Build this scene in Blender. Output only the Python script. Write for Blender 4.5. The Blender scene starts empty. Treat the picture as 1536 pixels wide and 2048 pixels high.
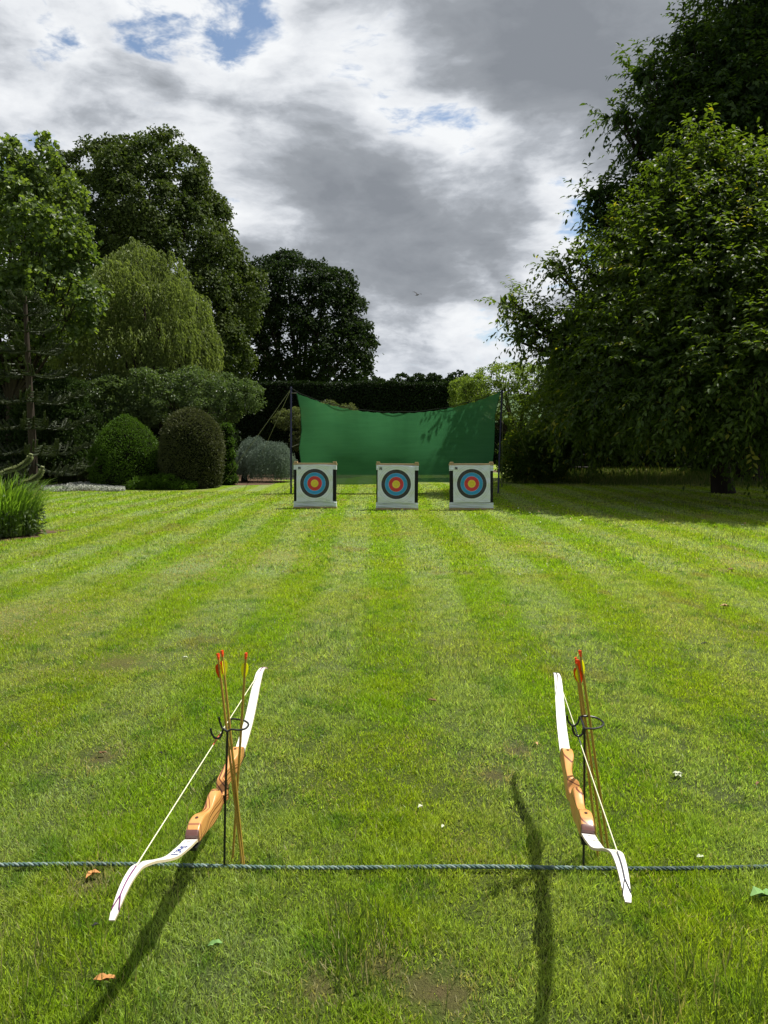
import bpy, math, numpy as np
from mathutils import Vector, Matrix, Quaternion
C = bpy.context.scene
R = math.radians
# ------------------------------------------------------------------ camera
CAM_H = 1.55
PITCH = R(5.95)
F = 1420.0 / 2048.0
cam_d = bpy.data.cameras.new('camera'); cam = bpy.data.objects.new('camera', cam_d)
C.collection.objects.link(cam); C.camera = cam
cam.location = (0, 0, CAM_H); cam.rotation_euler = (R(90) - PITCH, 0, 0)
cam_d.sensor_fit = 'VERTICAL'; cam_d.sensor_height = 24; cam_d.lens = 24 * F
cam_d.clip_start = 0.05; cam_d.clip_end = 3000
C.render.resolution_x = 768; C.render.resolution_y = 1024
# ------------------------------------------------------------------ exposure
vs = C.view_settings
C.display_settings.display_device = 'sRGB'
vs.view_transform = 'Standard'; vs.look = 'None'; vs.exposure = 0.6; vs.gamma = 1
C.cycles.max_bounces = 8; C.cycles.diffuse_bounces = 4; C.cycles.glossy_bounces = 2
C.cycles.transmission_bounces = 5; C.cycles.transparent_max_bounces = 8
C.cycles.use_denoising = True

def at(px, py, Y):
    """world point seen at photo pixel (px,py), at ground distance Y"""
    a = (px - 768) / 1420.0; b = (1024 - py) / 1420.0
    d = np.array([a, math.cos(PITCH) + b * math.sin(PITCH), -math.sin(PITCH) + b * math.cos(PITCH)])
    return np.array([0, 0, CAM_H]) + d * (Y / d[1])
def at_z(px, py, z=0.0):
    a = (px - 768) / 1420.0; b = (1024 - py) / 1420.0
    d = np.array([a, math.cos(PITCH) + b * math.sin(PITCH), -math.sin(PITCH) + b * math.cos(PITCH)])
    return np.array([0, 0, CAM_H]) + d * ((z - CAM_H) / d[2])
def dirn(px, py):
    v = at(px, py, 1.0) - np.array([0, 0, CAM_H]); return v / np.linalg.norm(v)

# ------------------------------------------------------------------ node helper
class NT:
    def __init__(s, tree): s.t = tree; s.n = tree.nodes; s.l = tree.links
    def new(s, typ, **kw):
        n = s.n.new(typ)
        for k, v in kw.items():
            if k.startswith('i_'):
                key = k[2:]; key = int(key) if key.isdigit() else key.replace('_', ' ')
                s.set(n.inputs[key], v)
            else: setattr(n, k, v)
        return n
    def set(s, sock, v):
        if isinstance(v, bpy.types.NodeSocket): s.l.new(v, sock)
        else: sock.default_value = v
    def math(s, op, a, b=None, clamp=False, c=None):
        n = s.n.new('ShaderNodeMath'); n.operation = op; n.use_clamp = clamp
        s.set(n.inputs[0], a)
        if b is not None: s.set(n.inputs[1], b)
        if c is not None: s.set(n.inputs[2], c)
        return n.outputs[0]
    def vmath(s, op, a, b=None, out=0):
        n = s.n.new('ShaderNodeVectorMath'); n.operation = op
        s.set(n.inputs[0], a)
        if b is not None: s.set(n.inputs[1], b)
        return n.outputs[out]
    def rng(s, v, a, b, c=0.0, d=1.0, smooth=True):
        n = s.n.new('ShaderNodeMapRange'); n.interpolation_type = 'SMOOTHSTEP' if smooth else 'LINEAR'
        for i, x in enumerate((v, a, b, c, d)): s.set(n.inputs[i], x)
        return n.outputs[0]
    def noise(s, vec, scale, detail=4, rough=0.55, dist=0.0):
        n = s.n.new('ShaderNodeTexNoise')
        if vec is not None: s.l.new(vec, n.inputs['Vector'])
        n.inputs['Scale'].default_value = scale; n.inputs['Detail'].default_value = detail
        n.inputs['Roughness'].default_value = rough; n.inputs['Distortion'].default_value = dist
        return n.outputs['Fac']
    def mix(s, f, a, b, mode='MIX'):
        n = s.n.new('ShaderNodeMix'); n.data_type = 'RGBA'; n.blend_type = mode
        s.set(n.inputs[0], f); s.set(n.inputs[6], a); s.set(n.inputs[7], b)
        return n.outputs[2]
    def ramp(s, f, stops, interp='LINEAR'):
        n = s.n.new('ShaderNodeValToRGB'); n.color_ramp.interpolation = interp
        e = n.color_ramp.elements
        while len(e) < len(stops): e.new(0.5)
        for i, (p, c) in enumerate(stops):
            e[i].position = p; e[i].color = (*c, 1) if len(c) == 3 else c
        s.l.new(f, n.inputs[0]); return n.outputs[0]
def rgba(c): return (c[0], c[1], c[2], 1.0)

# ------------------------------------------------------------------ world: blue sky with broken cloud
SUNV = Vector((0.45, 0.26, 1.0)).normalized()
SUN_EL = math.asin(SUNV.z); SUN_AZ = math.atan2(SUNV.x, SUNV.y)
w = bpy.data.worlds.new('World'); C.world = w; w.use_nodes = True
t = NT(w.node_tree); t.n.clear()
SKY = 0.1
PUFF = 0.36
sky = t.new('ShaderNodeTexSky', sky_type='NISHITA', sun_disc=False)
sky.sun_elevation = SUN_EL; sky.sun_rotation = SUN_AZ; sky.air_density = 1.0; sky.dust_density = 0.6
gen = t.new('ShaderNodeTexCoord').outputs['Generated']
sep = t.new('ShaderNodeSeparateXYZ', i_0=gen)
zz = t.math('ADD', t.math('MAXIMUM', sep.outputs[2], 0.0), 0.42)
comb = t.new('ShaderNodeCombineXYZ', i_0=t.math('DIVIDE', sep.outputs[0], zz), i_1=t.math('DIVIDE', sep.outputs[1], zz), i_2=t.math('MULTIPLY', sep.outputs[2], 2.2))
P = comb.outputs[0]
wpn = t.new('ShaderNodeTexNoise'); t.l.new(P, wpn.inputs['Vector']); wpn.inputs['Scale'].default_value = 3.0; wpn.inputs['Detail'].default_value = 5
warp = t.vmath('MULTIPLY', t.vmath('SUBTRACT', wpn.outputs['Color'], (0.5, 0.5, 0.5)), (0.16, 0.16, 0.12))
Pw = t.vmath('ADD', P, warp)
big = t.noise(Pw, 2.6, 8, 0.60)
off = t.vmath('ADD', Pw, (0.045, -0.01, 0.06))
big2 = t.noise(off, 2.6, 8, 0.60)
fine = t.noise(Pw, 8.5, 5, 0.68)
vb = t.new('ShaderNodeTexVoronoi', feature='F1'); t.l.new(t.vmath('ADD', Pw, t.vmath('MULTIPLY', warp, (.6, .6, .6))), vb.inputs['Vector'])
vb.inputs['Scale'].default_value = 6.5; vb.inputs['Detail'].default_value = 2.5; vb.inputs['Roughness'].default_value = .6; vb.inputs['Lacunarity'].default_value = 2.2; vb.normalize = True
puff = t.math('SUBTRACT', .5, vb.outputs['Distance'])
# large masses of cloud, by compass direction: (px, py, radius deg, weight)
blobs = [(620, 285, 5, .10), (690, 60, 5, .07), (640, 20, 3, .05), (740, 370, 5.5, .13), (900, 450, 6.5, .20), (560, 495, 6, .11), (760, 515, 6.5, .15), (1010, 500, 4.5, .10), (1200, 30, 12, .27), (1080, 170, 5, .10), (980, 40, 6, .10), (1180, 230, 4, .08), (180, 290, 8, .03), (300, 240, 6, .05),
         (840, 262, 3.6, -.12), (905, 335, 3.8, -.17), (1000, 315, 4, -.12), (1090, 350, 4.2, -.13), (1190, 400, 5, -.15), (1150, 520, 4, -.12), (740, 180, 4, -.08), (430, 350, 3.6, -.18), (560, 150, 5, -.07), (330, 110, 5, -.06), (30, 240, 6, -.08), (160, 60, 5, -.03),
         (500, 30, 2.8, -.11), (390, -5, 2.6, -.06), (560, 62, 2.4, -.15), (280, 5, 2.5, -.10), (60, -50, 4.5, -.13), (105, 125, 2.0, -.06), (60, 40, 6, .05), (880, 212, 1.5, -.10), (950, 250, 1.3, -.08), (930, 562, 2.4, -.14), (840, 640, 8, -.07), (1000, 690, 5, -.05)]
Nd = t.vmath('NORMALIZE', t.vmath('ADD', gen, t.vmath('MULTIPLY', warp, (1.3, 1.3, 1.3))))
acc = None
for px, py, r, wt in blobs:
    b = dirn(px, py)
    dt = t.vmath('DOT_PRODUCT', Nd, tuple(b), out=1)
    v = t.rng(dt, math.cos(R(r * 1.35)), 1.0, 0.0, wt)
    acc = v if acc is None else t.math('ADD', acc, v)
acc = t.math('ADD', acc, t.rng(t.vmath('DOT_PRODUCT', Nd, (0.0, -0.94, 0.34), out=1), .15, .8, 0.0, .22))  # unseen dark cloud behind the camera, added to cut the fill light
acc = t.math('ADD', acc, t.rng(t.vmath('DOT_PRODUCT', Nd, (0.1, -0.1, 0.99), out=1), .80, .97, 0.0, .10))  # more cloud added overhead, out of view, to lower the ambient light
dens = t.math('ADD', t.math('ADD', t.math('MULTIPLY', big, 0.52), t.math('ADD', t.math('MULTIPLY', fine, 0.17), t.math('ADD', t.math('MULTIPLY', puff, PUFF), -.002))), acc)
edge = t.math('MULTIPLY', t.math('SUBTRACT', big, big2), 1.25)
dens2 = t.math('SUBTRACT', dens, edge)
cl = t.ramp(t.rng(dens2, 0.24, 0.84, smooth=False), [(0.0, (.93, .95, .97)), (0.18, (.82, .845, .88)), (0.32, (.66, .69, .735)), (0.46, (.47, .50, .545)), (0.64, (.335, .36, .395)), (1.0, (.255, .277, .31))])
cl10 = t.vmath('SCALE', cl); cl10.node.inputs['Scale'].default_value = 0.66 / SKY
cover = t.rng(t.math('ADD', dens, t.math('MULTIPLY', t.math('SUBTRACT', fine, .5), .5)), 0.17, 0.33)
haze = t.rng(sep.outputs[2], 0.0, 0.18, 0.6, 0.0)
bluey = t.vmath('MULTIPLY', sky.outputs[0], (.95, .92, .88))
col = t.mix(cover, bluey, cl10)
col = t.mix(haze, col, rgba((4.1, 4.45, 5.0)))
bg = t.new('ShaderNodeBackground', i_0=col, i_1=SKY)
out = t.new('ShaderNodeOutputWorld'); t.l.new(bg.outputs[0], out.inputs[0])
w.cycles.sampling_method = 'MANUAL'; w.cycles.sample_map_resolution = 512
# ------------------------------------------------------------------ sun
sd = bpy.data.lights.new('sun', 'SUN'); sd.energy = 5.0; sd.angle = R(0.53); sd.color = (1.0, 0.955, 0.88)
sun = bpy.data.objects.new('sun', sd); C.collection.objects.link(sun)
sun.rotation_euler = SUNV.to_track_quat('Z', 'Y').to_euler(); sun.location = (8, 6, 20)

# ------------------------------------------------------------------ mesh helpers
def link(o, parent=None):
    C.collection.objects.link(o)
    if parent is not None: o.parent = parent
    return o
def tag(o, label=None, cat=None, group=None, kind=None):
    if label: o['label'] = label
    if cat: o['category'] = cat
    if group: o['group'] = group
    if kind: o['kind'] = kind
    return o
def empty(name, loc=(0, 0, 0), rz=0):
    o = bpy.data.objects.new(name, None); o.location = tuple(loc); o.rotation_euler = (0, 0, rz); o.empty_display_size = .1
    return link(o)
def np_mesh(name, V, Fs, mats, parent=None, tint=None, smooth=False, midx=None):
    """V (n,3); Fs list of int arrays (m,k)"""
    me = bpy.data.meshes.new(name)
    V = np.asarray(V, np.float32); Fs = [np.asarray(f, np.int32) for f in Fs if len(f)]
    me.vertices.add(len(V)); me.vertices.foreach_set('co', V.ravel())
    tot = sum(f.size for f in Fs); npoly = sum(len(f) for f in Fs)
    me.loops.add(tot); me.loops.foreach_set('vertex_index', np.concatenate([f.ravel() for f in Fs]))
    me.polygons.add(npoly)
    sizes = np.concatenate([np.full(len(f), f.shape[1], np.int32) for f in Fs])
    st = np.concatenate([[0], np.cumsum(sizes)[:-1]]).astype(np.int32)
    me.polygons.foreach_set('loop_start', st)
    try: me.polygons.foreach_set('loop_total', sizes)
    except Exception: pass
    if not isinstance(mats, (list, tuple)): mats = [mats]
    for m in mats: me.materials.append(m)
    if midx is not None: me.polygons.foreach_set('material_index', np.asarray(midx, np.int32))
    me.polygons.foreach_set('use_smooth', np.full(npoly, bool(smooth)))
    if tint is not None:
        a = me.attributes.new('tint', 'FLOAT', 'POINT'); a.data.foreach_set('value', np.asarray(tint, np.float32))
    me.update(calc_edges=True); me.validate()
    return link(bpy.data.objects.new(name, me), parent)

class MB:
    """small mesh builder, joins shapes into ONE mesh"""
    def __init__(s): s.v = []; s.f = []; s.m = []; s.mi = 0
    def add(s, vs, fs):
        n = len(s.v); s.v += [tuple(map(float, p)) for p in vs]
        for f in fs: s.f.append(tuple(i + n for i in f)); s.m.append(s.mi)
        return s
    def box(s, a, b, bev=0.0):
        x0, y0, z0 = a; x1, y1, z1 = b
        if bev <= 0:
            return s.add([(x0,y0,z0),(x1,y0,z0),(x1,y1,z0),(x0,y1,z0),(x0,y0,z1),(x1,y0,z1),(x1,y1,z1),(x0,y1,z1)],
              [(0,3,2,1),(4,5,6,7),(0,1,5,4),(1,2,6,5),(2,3,7,6),(3,0,4,7)])
        import bmesh
        bm = bmesh.new(); bmesh.ops.create_cube(bm, size=1)
        for v in bm.verts: v.co = ((x0+x1)/2 + v.co.x*(x1-x0), (y0+y1)/2 + v.co.y*(y1-y0), (z0+z1)/2 + v.co.z*(z1-z0))
        bmesh.ops.bevel(bm, geom=bm.edges[:], offset=bev, segments=2, affect='EDGES', profile=.6)
        bm.verts.index_update()
        s.add([v.co[:] for v in bm.verts], [[v.index for v in f.verts] for f in bm.faces]); bm.free(); return s
    def tube(s, pts, r, n=8, cap=True):
        pts = [np.asarray(p, float) for p in pts]; k = len(pts)
        rs = r if hasattr(r, '__len__') else [r] * k
        T = [pts[min(i+1, k-1)] - pts[max(i-1, 0)] for i in range(k)]
        T = [x / (np.linalg.norm(x) + 1e-12) for x in T]
        a = np.array([0, 0, 1.0]) if abs(T[0][2]) < .9 else np.array([1.0, 0, 0])
        u = np.cross(T[0], a); u /= np.linalg.norm(u)
        vs = []
        for i in range(k):
            u = u - T[i] * u.dot(T[i]); u /= np.linalg.norm(u); v = np.cross(T[i], u)
            for j in range(n):
                an = 2 * math.pi * j / n; vs.append(pts[i] + rs[i] * (math.cos(an) * u + math.sin(an) * v))
        fs = [(i*n+j, i*n+(j+1) % n, (i+1)*n+(j+1) % n, (i+1)*n+j) for i in range(k-1) for j in range(n)]
        if cap: fs += [tuple(range(n))[::-1], tuple((k-1)*n + j for j in range(n))]
        return s.add(vs, fs)
    def build(s, name, mat, parent=None, smooth=False):
        me = bpy.data.meshes.new(name); me.from_pydata(s.v, [], s.f)
        mats = mat if isinstance(mat, (list, tuple)) else [mat]
        for m in mats: me.materials.append(m)
        me.polygons.foreach_set('material_index', s.m)
        me.polygons.foreach_set('use_smooth', [smooth] * len(s.f)); me.update()
        if smooth:
            try: me.set_sharp_from_angle(angle=R(40))
            except Exception: pass
        return link(bpy.data.objects.new(name, me), parent)
def cr(pts, n=8):
    """Catmull-Rom through points"""
    pts = np.asarray(pts, float); Pp = np.vstack([2*pts[0]-pts[1], pts, 2*pts[-1]-pts[-2]]); o = []
    for i in range(1, len(Pp)-2):
        for k in range(n):
            u = k / n; o.append(.5*((2*Pp[i]) + (-Pp[i-1]+Pp[i+1])*u + (2*Pp[i-1]-5*Pp[i]+4*Pp[i+1]-Pp[i+2])*u*u + (-Pp[i-1]+3*Pp[i]-3*Pp[i+1]+Pp[i+2])*u**3))
    o.append(pts[-1]); return np.array(o)

# ------------------------------------------------------------------ materials
def mat(name):
    m = bpy.data.materials.new(name); m.use_nodes = True; t = NT(m.node_tree); t.n.clear()
    return m, t
def finish(t, sh): o = t.new('ShaderNodeOutputMaterial'); t.l.new(sh, o.inputs[0])
def pbsdf(t, col, rough=.6, spec=.3, metal=0.0, bump=None, bstr=.3, bdist=.01):
    n = t.new('ShaderNodeBsdfPrincipled'); t.set(n.inputs['Base Color'], col if isinstance(col, bpy.types.NodeSocket) else rgba(col))
    t.set(n.inputs['Roughness'], rough); n.inputs['Specular IOR Level'].default_value = spec; n.inputs['Metallic'].default_value = metal
    if bump is not None:
        b = t.new('ShaderNodeBump'); t.l.new(bump, b.inputs['Height']); b.inputs['Strength'].default_value = bstr; b.inputs['Distance'].default_value = bdist
        t.l.new(b.outputs[0], n.inputs['Normal'])
    return n.outputs[0]
def simple(name, c, rough=.6, var=.15, scale=30, spec=.3, metal=0, bstr=.2):
    m, t = mat(name); co = t.new('ShaderNodeTexCoord').outputs['Object']
    nz = t.noise(co, scale, 5, .6)
    c0 = tuple(x*(1-var) for x in c); c1 = tuple(min(1, x*(1+var)) for x in c)
    finish(t, pbsdf(t, t.mix(nz, rgba(c0), rgba(c1)), rough, spec, metal, nz, bstr, .003)); return m
def leafmat(name, dark, light, trans=.35, rough=.5, spec=.25, big=.25, tcol=None, straw=None):
    m, t = mat(name)
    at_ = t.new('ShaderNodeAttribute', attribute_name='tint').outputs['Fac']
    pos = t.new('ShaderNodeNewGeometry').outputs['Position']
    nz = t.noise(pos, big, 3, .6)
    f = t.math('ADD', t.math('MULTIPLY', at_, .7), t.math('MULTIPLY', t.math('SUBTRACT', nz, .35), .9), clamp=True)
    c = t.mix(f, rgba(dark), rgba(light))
    if straw: c = t.mix(t.rng(at_, straw[1], straw[1] + .02), c, rgba(straw[0]))
    p = pbsdf(t, c, rough, spec)
    tr = t.new('ShaderNodeBsdfTranslucent'); t.l.new(t.vmath('MULTIPLY', c, tcol or (1.5, 1.6, .7)), tr.inputs[0])
    mx = t.new('ShaderNodeMixShader', i_0=trans); t.l.new(p, mx.inputs[1]); t.l.new(tr.outputs[0], mx.inputs[2])
    finish(t, mx.outputs[0]); return m
def barkmat(name, c):
    m, t = mat(name); pos = t.new('ShaderNodeTexCoord').outputs['Object']
    v = t.vmath('MULTIPLY', pos, (6, 6, 1.3)); nz = t.noise(v, 2.5, 7, .65)
    finish(t, pbsdf(t, t.mix(nz, rgba([x*.45 for x in c]), rgba([x*1.5 for x in c])), .9, .1, 0, nz, .8, .03)); return m
BARK = barkmat('bark', (.050, .040, .030)); BARK_D = barkmat('bark_dark', (.03, .024, .02))
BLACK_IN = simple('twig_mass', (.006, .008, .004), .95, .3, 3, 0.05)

# stripes shared by ground and blades (world metres)
def stripe_np(x, y):
    xx = x + .15 + .010*y + .06*np.sin(y*.5) + .04*np.sin(x*2.1+y*.9) - .012*np.clip(-x-1.2, 0, 9)*(y-4)
    return np.sin(2*np.pi*xx/.98)
def stripe_nodes(t, pos):
    s = t.new('ShaderNodeSeparateXYZ', i_0=pos); x, y = s.outputs[0], s.outputs[1]
    a = t.math('ADD', t.math('ADD', x, .15), t.math('MULTIPLY', y, .010))
    a = t.math('ADD', a, t.math('MULTIPLY', t.math('SINE', t.math('MULTIPLY', y, .5)), .06))
    a = t.math('ADD', a, t.math('MULTIPLY', t.math('SINE', t.math('ADD', t.math('MULTIPLY', x, 2.1), t.math('MULTIPLY', y, .9))), .04))
    k = t.math('MINIMUM', t.math('MAXIMUM', t.math('SUBTRACT', t.math('MULTIPLY', x, -1.0), 1.2), 0), 9)
    a = t.math('SUBTRACT', a, t.math('MULTIPLY', t.math('MULTIPLY', k, .012), t.math('SUBTRACT', y, 4.0)))
    return t.math('SINE', t.math('MULTIPLY', a, 2*math.pi/.98)), x, y
def lawn_colour(t, pos, tint):
    st, x, y = stripe_nodes(t, pos)
    n1 = t.noise(pos, .55, 4, .6); n2 = t.noise(pos, 2.3, 5, .65); n3 = t.noise(pos, 9, 4, .6)
    stf = t.rng(t.math('ADD', t.math('MULTIPLY', st, t.rng(y, 2.2, 8.0, .28, 1.0)), t.math('MULTIPLY', t.math('SUBTRACT', n2, .5), 1.3)), -.55, .55)
    green = t.mix(stf, rgba((.235, .300, .105)), rgba((.180, .285, .008)))
    green = t.mix(t.rng(n1, .38, .62), green, t.mix(.38, green, rgba((.285, .300, .012))))
    green = t.mix(t.math('MULTIPLY', t.rng(n3, .45, .75), .5), green, rgba((.085, .165, .010)))
    dry = t.math('ADD', t.math('MULTIPLY', t.rng(n2, .52, .72), .55), t.math('MULTIPLY', t.rng(n1, .55, .7), .25))
    far = t.rng(y, 3.0, 7.0, .6, 1.1)
    dry = t.math('MULTIPLY', dry, far)
    thr = t.math('SUBTRACT', .97, t.math('MULTIPLY', dry, .62))
    sm = t.rng(tint, t.math('SUBTRACT', thr, .03), t.math('ADD', thr, .03))
    n4 = t.noise(t.vmath('MULTIPLY', pos, (1, .6, 1)), 1.15, 3, .7)
    green = t.mix(t.math('MULTIPLY', t.rng(n4, .57, .68), t.rng(y, 3.0, 6.0, .35, .75)), green, rgba((.215, .200, .060)))
    n5 = t.noise(pos, 3.4, 4, .7)
    green = t.mix(t.math('MULTIPLY', t.rng(n5, .52, .66), .7), green, rgba((.075, .165, .012)))
    br = t.math('ADD', .56, t.math('MULTIPLY', t.math('FRACT', t.math('MULTIPLY', tint, 7.31)), 1.2))
    g = t.vmath('SCALE', green); t.l.new(br, g.node.inputs['Scale'])
    return t.mix(sm, g, rgba((.36, .32, .17)))
m_blade, t = mat('grass_blade')
pos = t.new('ShaderNodeNewGeometry').outputs['Position']; tn = t.new('ShaderNodeAttribute', attribute_name='tint').outputs['Fac']
c = lawn_colour(t, pos, tn)
p = pbsdf(t, c, .45, .35)
tr = t.new('ShaderNodeBsdfTranslucent'); t.l.new(t.vmath('MULTIPLY', c, (1.7, 1.75, .75)), tr.inputs[0])
mx = t.new('ShaderNodeMixShader', i_0=.48); t.l.new(p, mx.inputs[1]); t.l.new(tr.outputs[0], mx.inputs[2]); finish(t, mx.outputs[0])
m_ground, t = mat('lawn_ground')
pos = t.new('ShaderNodeNewGeometry').outputs['Position']
nzf = t.noise(pos, 55, 6, .7); nzs = t.noise(pos, 140, 3, .7)
c = lawn_colour(t, pos, t.rng(nzs, .25, .75, 0, 1, False))
c = t.mix(t.rng(nzf, .40, .62, .0, .5), c, rgba((.035, .062, .010)))
s_ = t.new('ShaderNodeSeparateXYZ', i_0=pos)
c = t.mix(t.rng(s_.outputs[1], 3.0, 8.0, .70, 0.0), c, rgba((.045, .06, .015)))
BARE = [(205, 1515, .10), (990, 1552, .09), (240, 1325, .20), (1035, 1500, .08), (185, 1765, .08), (850, 1975, .09), (905, 1990, .09), (390, 1140, .5), (560, 1115, .45), (1490, 1130, .3), (40, 1240, .5), (1070, 1100, .3), (770, 1935, .07), (640, 1975, .07)]
for a_, b_, r_ in BARE:
    if b_ < 1280: continue
    q_ = at_z(a_, b_); dv = t.vmath('LENGTH', t.vmath('SUBTRACT', pos, (q_[0], q_[1], 0.0)), out=1)
    dv = t.math('ADD', dv, t.math('MULTIPLY', t.math('SUBTRACT', t.noise(pos, 14, 4, .7), .5), r_*1.6))
    c = t.mix(t.rng(dv, r_*.3, r_*.95, .42, 0.0), c, rgba((.15, .10, .055)))
finish(t, pbsdf(t, c, .85, .15, 0, t.math('ADD', nzf, nzs), .9, .03))

# ------------------------------------------------------------------ ground sheet and hill
def grid(name, x0, x1, y0, y1, nx, ny, zf, m, smooth=True):
    xs = np.linspace(x0, x1, nx); ys = np.linspace(y0, y1, ny); X, Y = np.meshgrid(xs, ys)
    V = np.stack([X, Y, zf(X, Y)], -1).reshape(-1, 3); i = np.arange(nx*ny).reshape(ny, nx)
    Fq = np.stack([i[:-1, :-1], i[:-1, 1:], i[1:, 1:], i[1:, :-1]], -1).reshape(-1, 4)
    return np_mesh(name, V, [Fq], m, smooth=smooth)
ground = grid('lawn', -150, 150, -30, 260, 90, 90, lambda X, Y: 0*X - .0*Y, m_ground); tag(ground, 'mown striped lawn with pale and bright green bands', 'lawn', kind='structure')
m_hill = simple('hill_field', (.05, .09, .03), .95, .4, .02)
hill = grid('hill', -400, 400, 240, 520, 80, 30, lambda X, Y: -6 + 28*np.exp(-((Y-360)/80)**2)*(1+.05*np.sin(X*.012+1)+.01*np.sin(X*.05)), m_hill)
tag(hill, kind='structure')

# ------------------------------------------------------------------ foliage tools
G = lambda s: np.random.default_rng(s)
def nrm(a): return a / (np.linalg.norm(a, axis=-1, keepdims=True) + 1e-9)
def rdir(rng, n): return nrm(rng.normal(size=(n, 3)))
def leaves(Pp, D, N, L, W, shape='simple', curl=.15):
    """batched leaves: base P, axis D, normal N, length L, width W -> verts, faces(list)"""
    n = len(Pp); D = nrm(D); S = nrm(np.cross(D, N)); N = np.cross(S, D)
    L = np.broadcast_to(np.asarray(L, float), (n,))[:, None]; W = np.broadcast_to(np.asarray(W, float), (n,))[:, None]
    if shape == 'simple':
        T = [(0, 0, 0), (-.5, .45, .18), (0, 1, -curl), (.5, .45, .18)]; fs = [(0, 1, 2), (0, 2, 3)]
    elif shape == 'tri':
        T = [(-.5, 0, 0), (.5, 0, 0), (0, 1, -curl)]; fs = [(0, 1, 2)]
    elif shape == 'blade':
        T = [(-.5, 0, 0), (.5, 0, 0), (-.4, .55, -curl*.25), (.4, .55, -curl*.25), (0, 1, -curl)]; fs = [(0, 1, 3), (0, 3, 2), (2, 3, 4)]
    elif shape == 'lobed':
        T = [(0, 0, 0), (-.5, .25, .12), (-.28, .5, .05), (-.42, .78, .1), (0, 1.0, -curl), (.42, .78, .1), (.28, .5, .05), (.5, .25, .12), (0, .5, -.02)]
        fs = [(0, 1, 8), (1, 2, 8), (2, 3, 8), (3, 4, 8), (4, 5, 8), (5, 6, 8), (6, 7, 8), (7, 0, 8)]
    else:
        T = [(0, 0, 0), (-.42, .3, .10), (-.46, .6, .06), (0, 1, -curl*1.3), (.46, .6, .06), (.42, .3, .10), (0, .3, 0), (0, .62, -curl*.4)]
        fs = [(0, 1, 6), (0, 6, 5), (1, 2, 7), (1, 7, 6), (6, 7, 4), (6, 4, 5), (2, 3, 7), (7, 3, 4)]
    V = np.stack([Pp + S*W*x + D*L*y + N*L*z for x, y, z in T], 1); k = len(T)
    base = (np.arange(n)*k)[:, None]
    Fa = np.concatenate([base + np.array([f]) for f in fs], 0)
    return V.reshape(-1, 3), Fa, k
def rough(lobes, seed, n=5, s=.38):
    rng = G(seed); o = list(lobes)
    for l in lobes:
        for d in rdir(rng, n):
            if d[2] < -.45: continue
            k = s*rng.uniform(.6, 1.25); o.append((l[0]+d[0]*l[3]*.88, l[1]+d[1]*l[4]*.88, l[2]+d[2]*l[5]*.88, l[3]*k, l[4]*k, l[5]*k))
    return o
def ell_pts(rng, lobes, n, inner=(.82, 1.02), cull=.86):
    """points on the joined surface of ellipsoid lobes (cx,cy,cz,rx,ry,rz), with outward normals"""
    L = np.array(lobes, float); area = (L[:, 3]*L[:, 4] + L[:, 4]*L[:, 5] + L[:, 3]*L[:, 5]); area /= area.sum()
    idx = rng.choice(len(L), int(n*1.7), p=area); d = rdir(rng, len(idx)); q = L[idx]
    r = rng.uniform(inner[0], inner[1], (len(idx), 1)); Pt = q[:, :3] + d*q[:, 3:]*r
    keep = np.ones(len(idx), bool)
    for j in range(len(L)):
        dd = (((Pt - L[j, :3]) / L[j, 3:])**2).sum(1); keep &= ~((dd < cull**2) & (idx != j))
    keep &= Pt[:, 2] > .05
    return Pt[keep][:n], nrm(d / q[:, 3:])[keep][:n]
def clump_leaves(rng, lobes, n_clumps, cr_, per, L, W, shape='simple', mat_=None, name='crown', parent=None, fill=.25, droop=.3, flat=.75, jit=.5, inner=(.84, 1.03)):
    Pc, Nc = ell_pts(rng, lobes, n_clumps, inner)
    m = len(Pc); ci = np.repeat(np.arange(m), per)
    cs = cr_*rng.uniform(.55, 1.35, m)
    d = rdir(rng, len(ci)); d = nrm(d + Nc[ci]*.55 + np.array([0, 0, .35]))
    Pp = Pc[ci] + d*(cs[ci]*rng.uniform(.45, 1.0, len(ci)))[:, None]*np.array([1, 1, flat])
    tint = np.clip(.5 + rng.normal(0, .16, m)[ci] + rng.normal(0, .2, len(ci)), 0, 1)
    D = nrm(rdir(rng, len(ci)) + d*.6 + np.array([0, 0, -droop])); N = nrm(d*.8 + rdir(rng, len(ci))*jit + np.array([0, 0, .5]))
    if fill > 0:
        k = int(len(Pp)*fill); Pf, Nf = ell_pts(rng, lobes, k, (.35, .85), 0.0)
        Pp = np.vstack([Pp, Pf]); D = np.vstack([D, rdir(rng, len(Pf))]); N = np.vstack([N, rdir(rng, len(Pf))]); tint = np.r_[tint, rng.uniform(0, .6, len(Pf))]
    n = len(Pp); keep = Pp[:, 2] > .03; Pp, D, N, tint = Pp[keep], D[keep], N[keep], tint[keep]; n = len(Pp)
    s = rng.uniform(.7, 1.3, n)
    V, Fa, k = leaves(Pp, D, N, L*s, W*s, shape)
    return np_mesh(name, V, [Fa], mat_, parent, np.repeat(tint, k))
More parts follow.
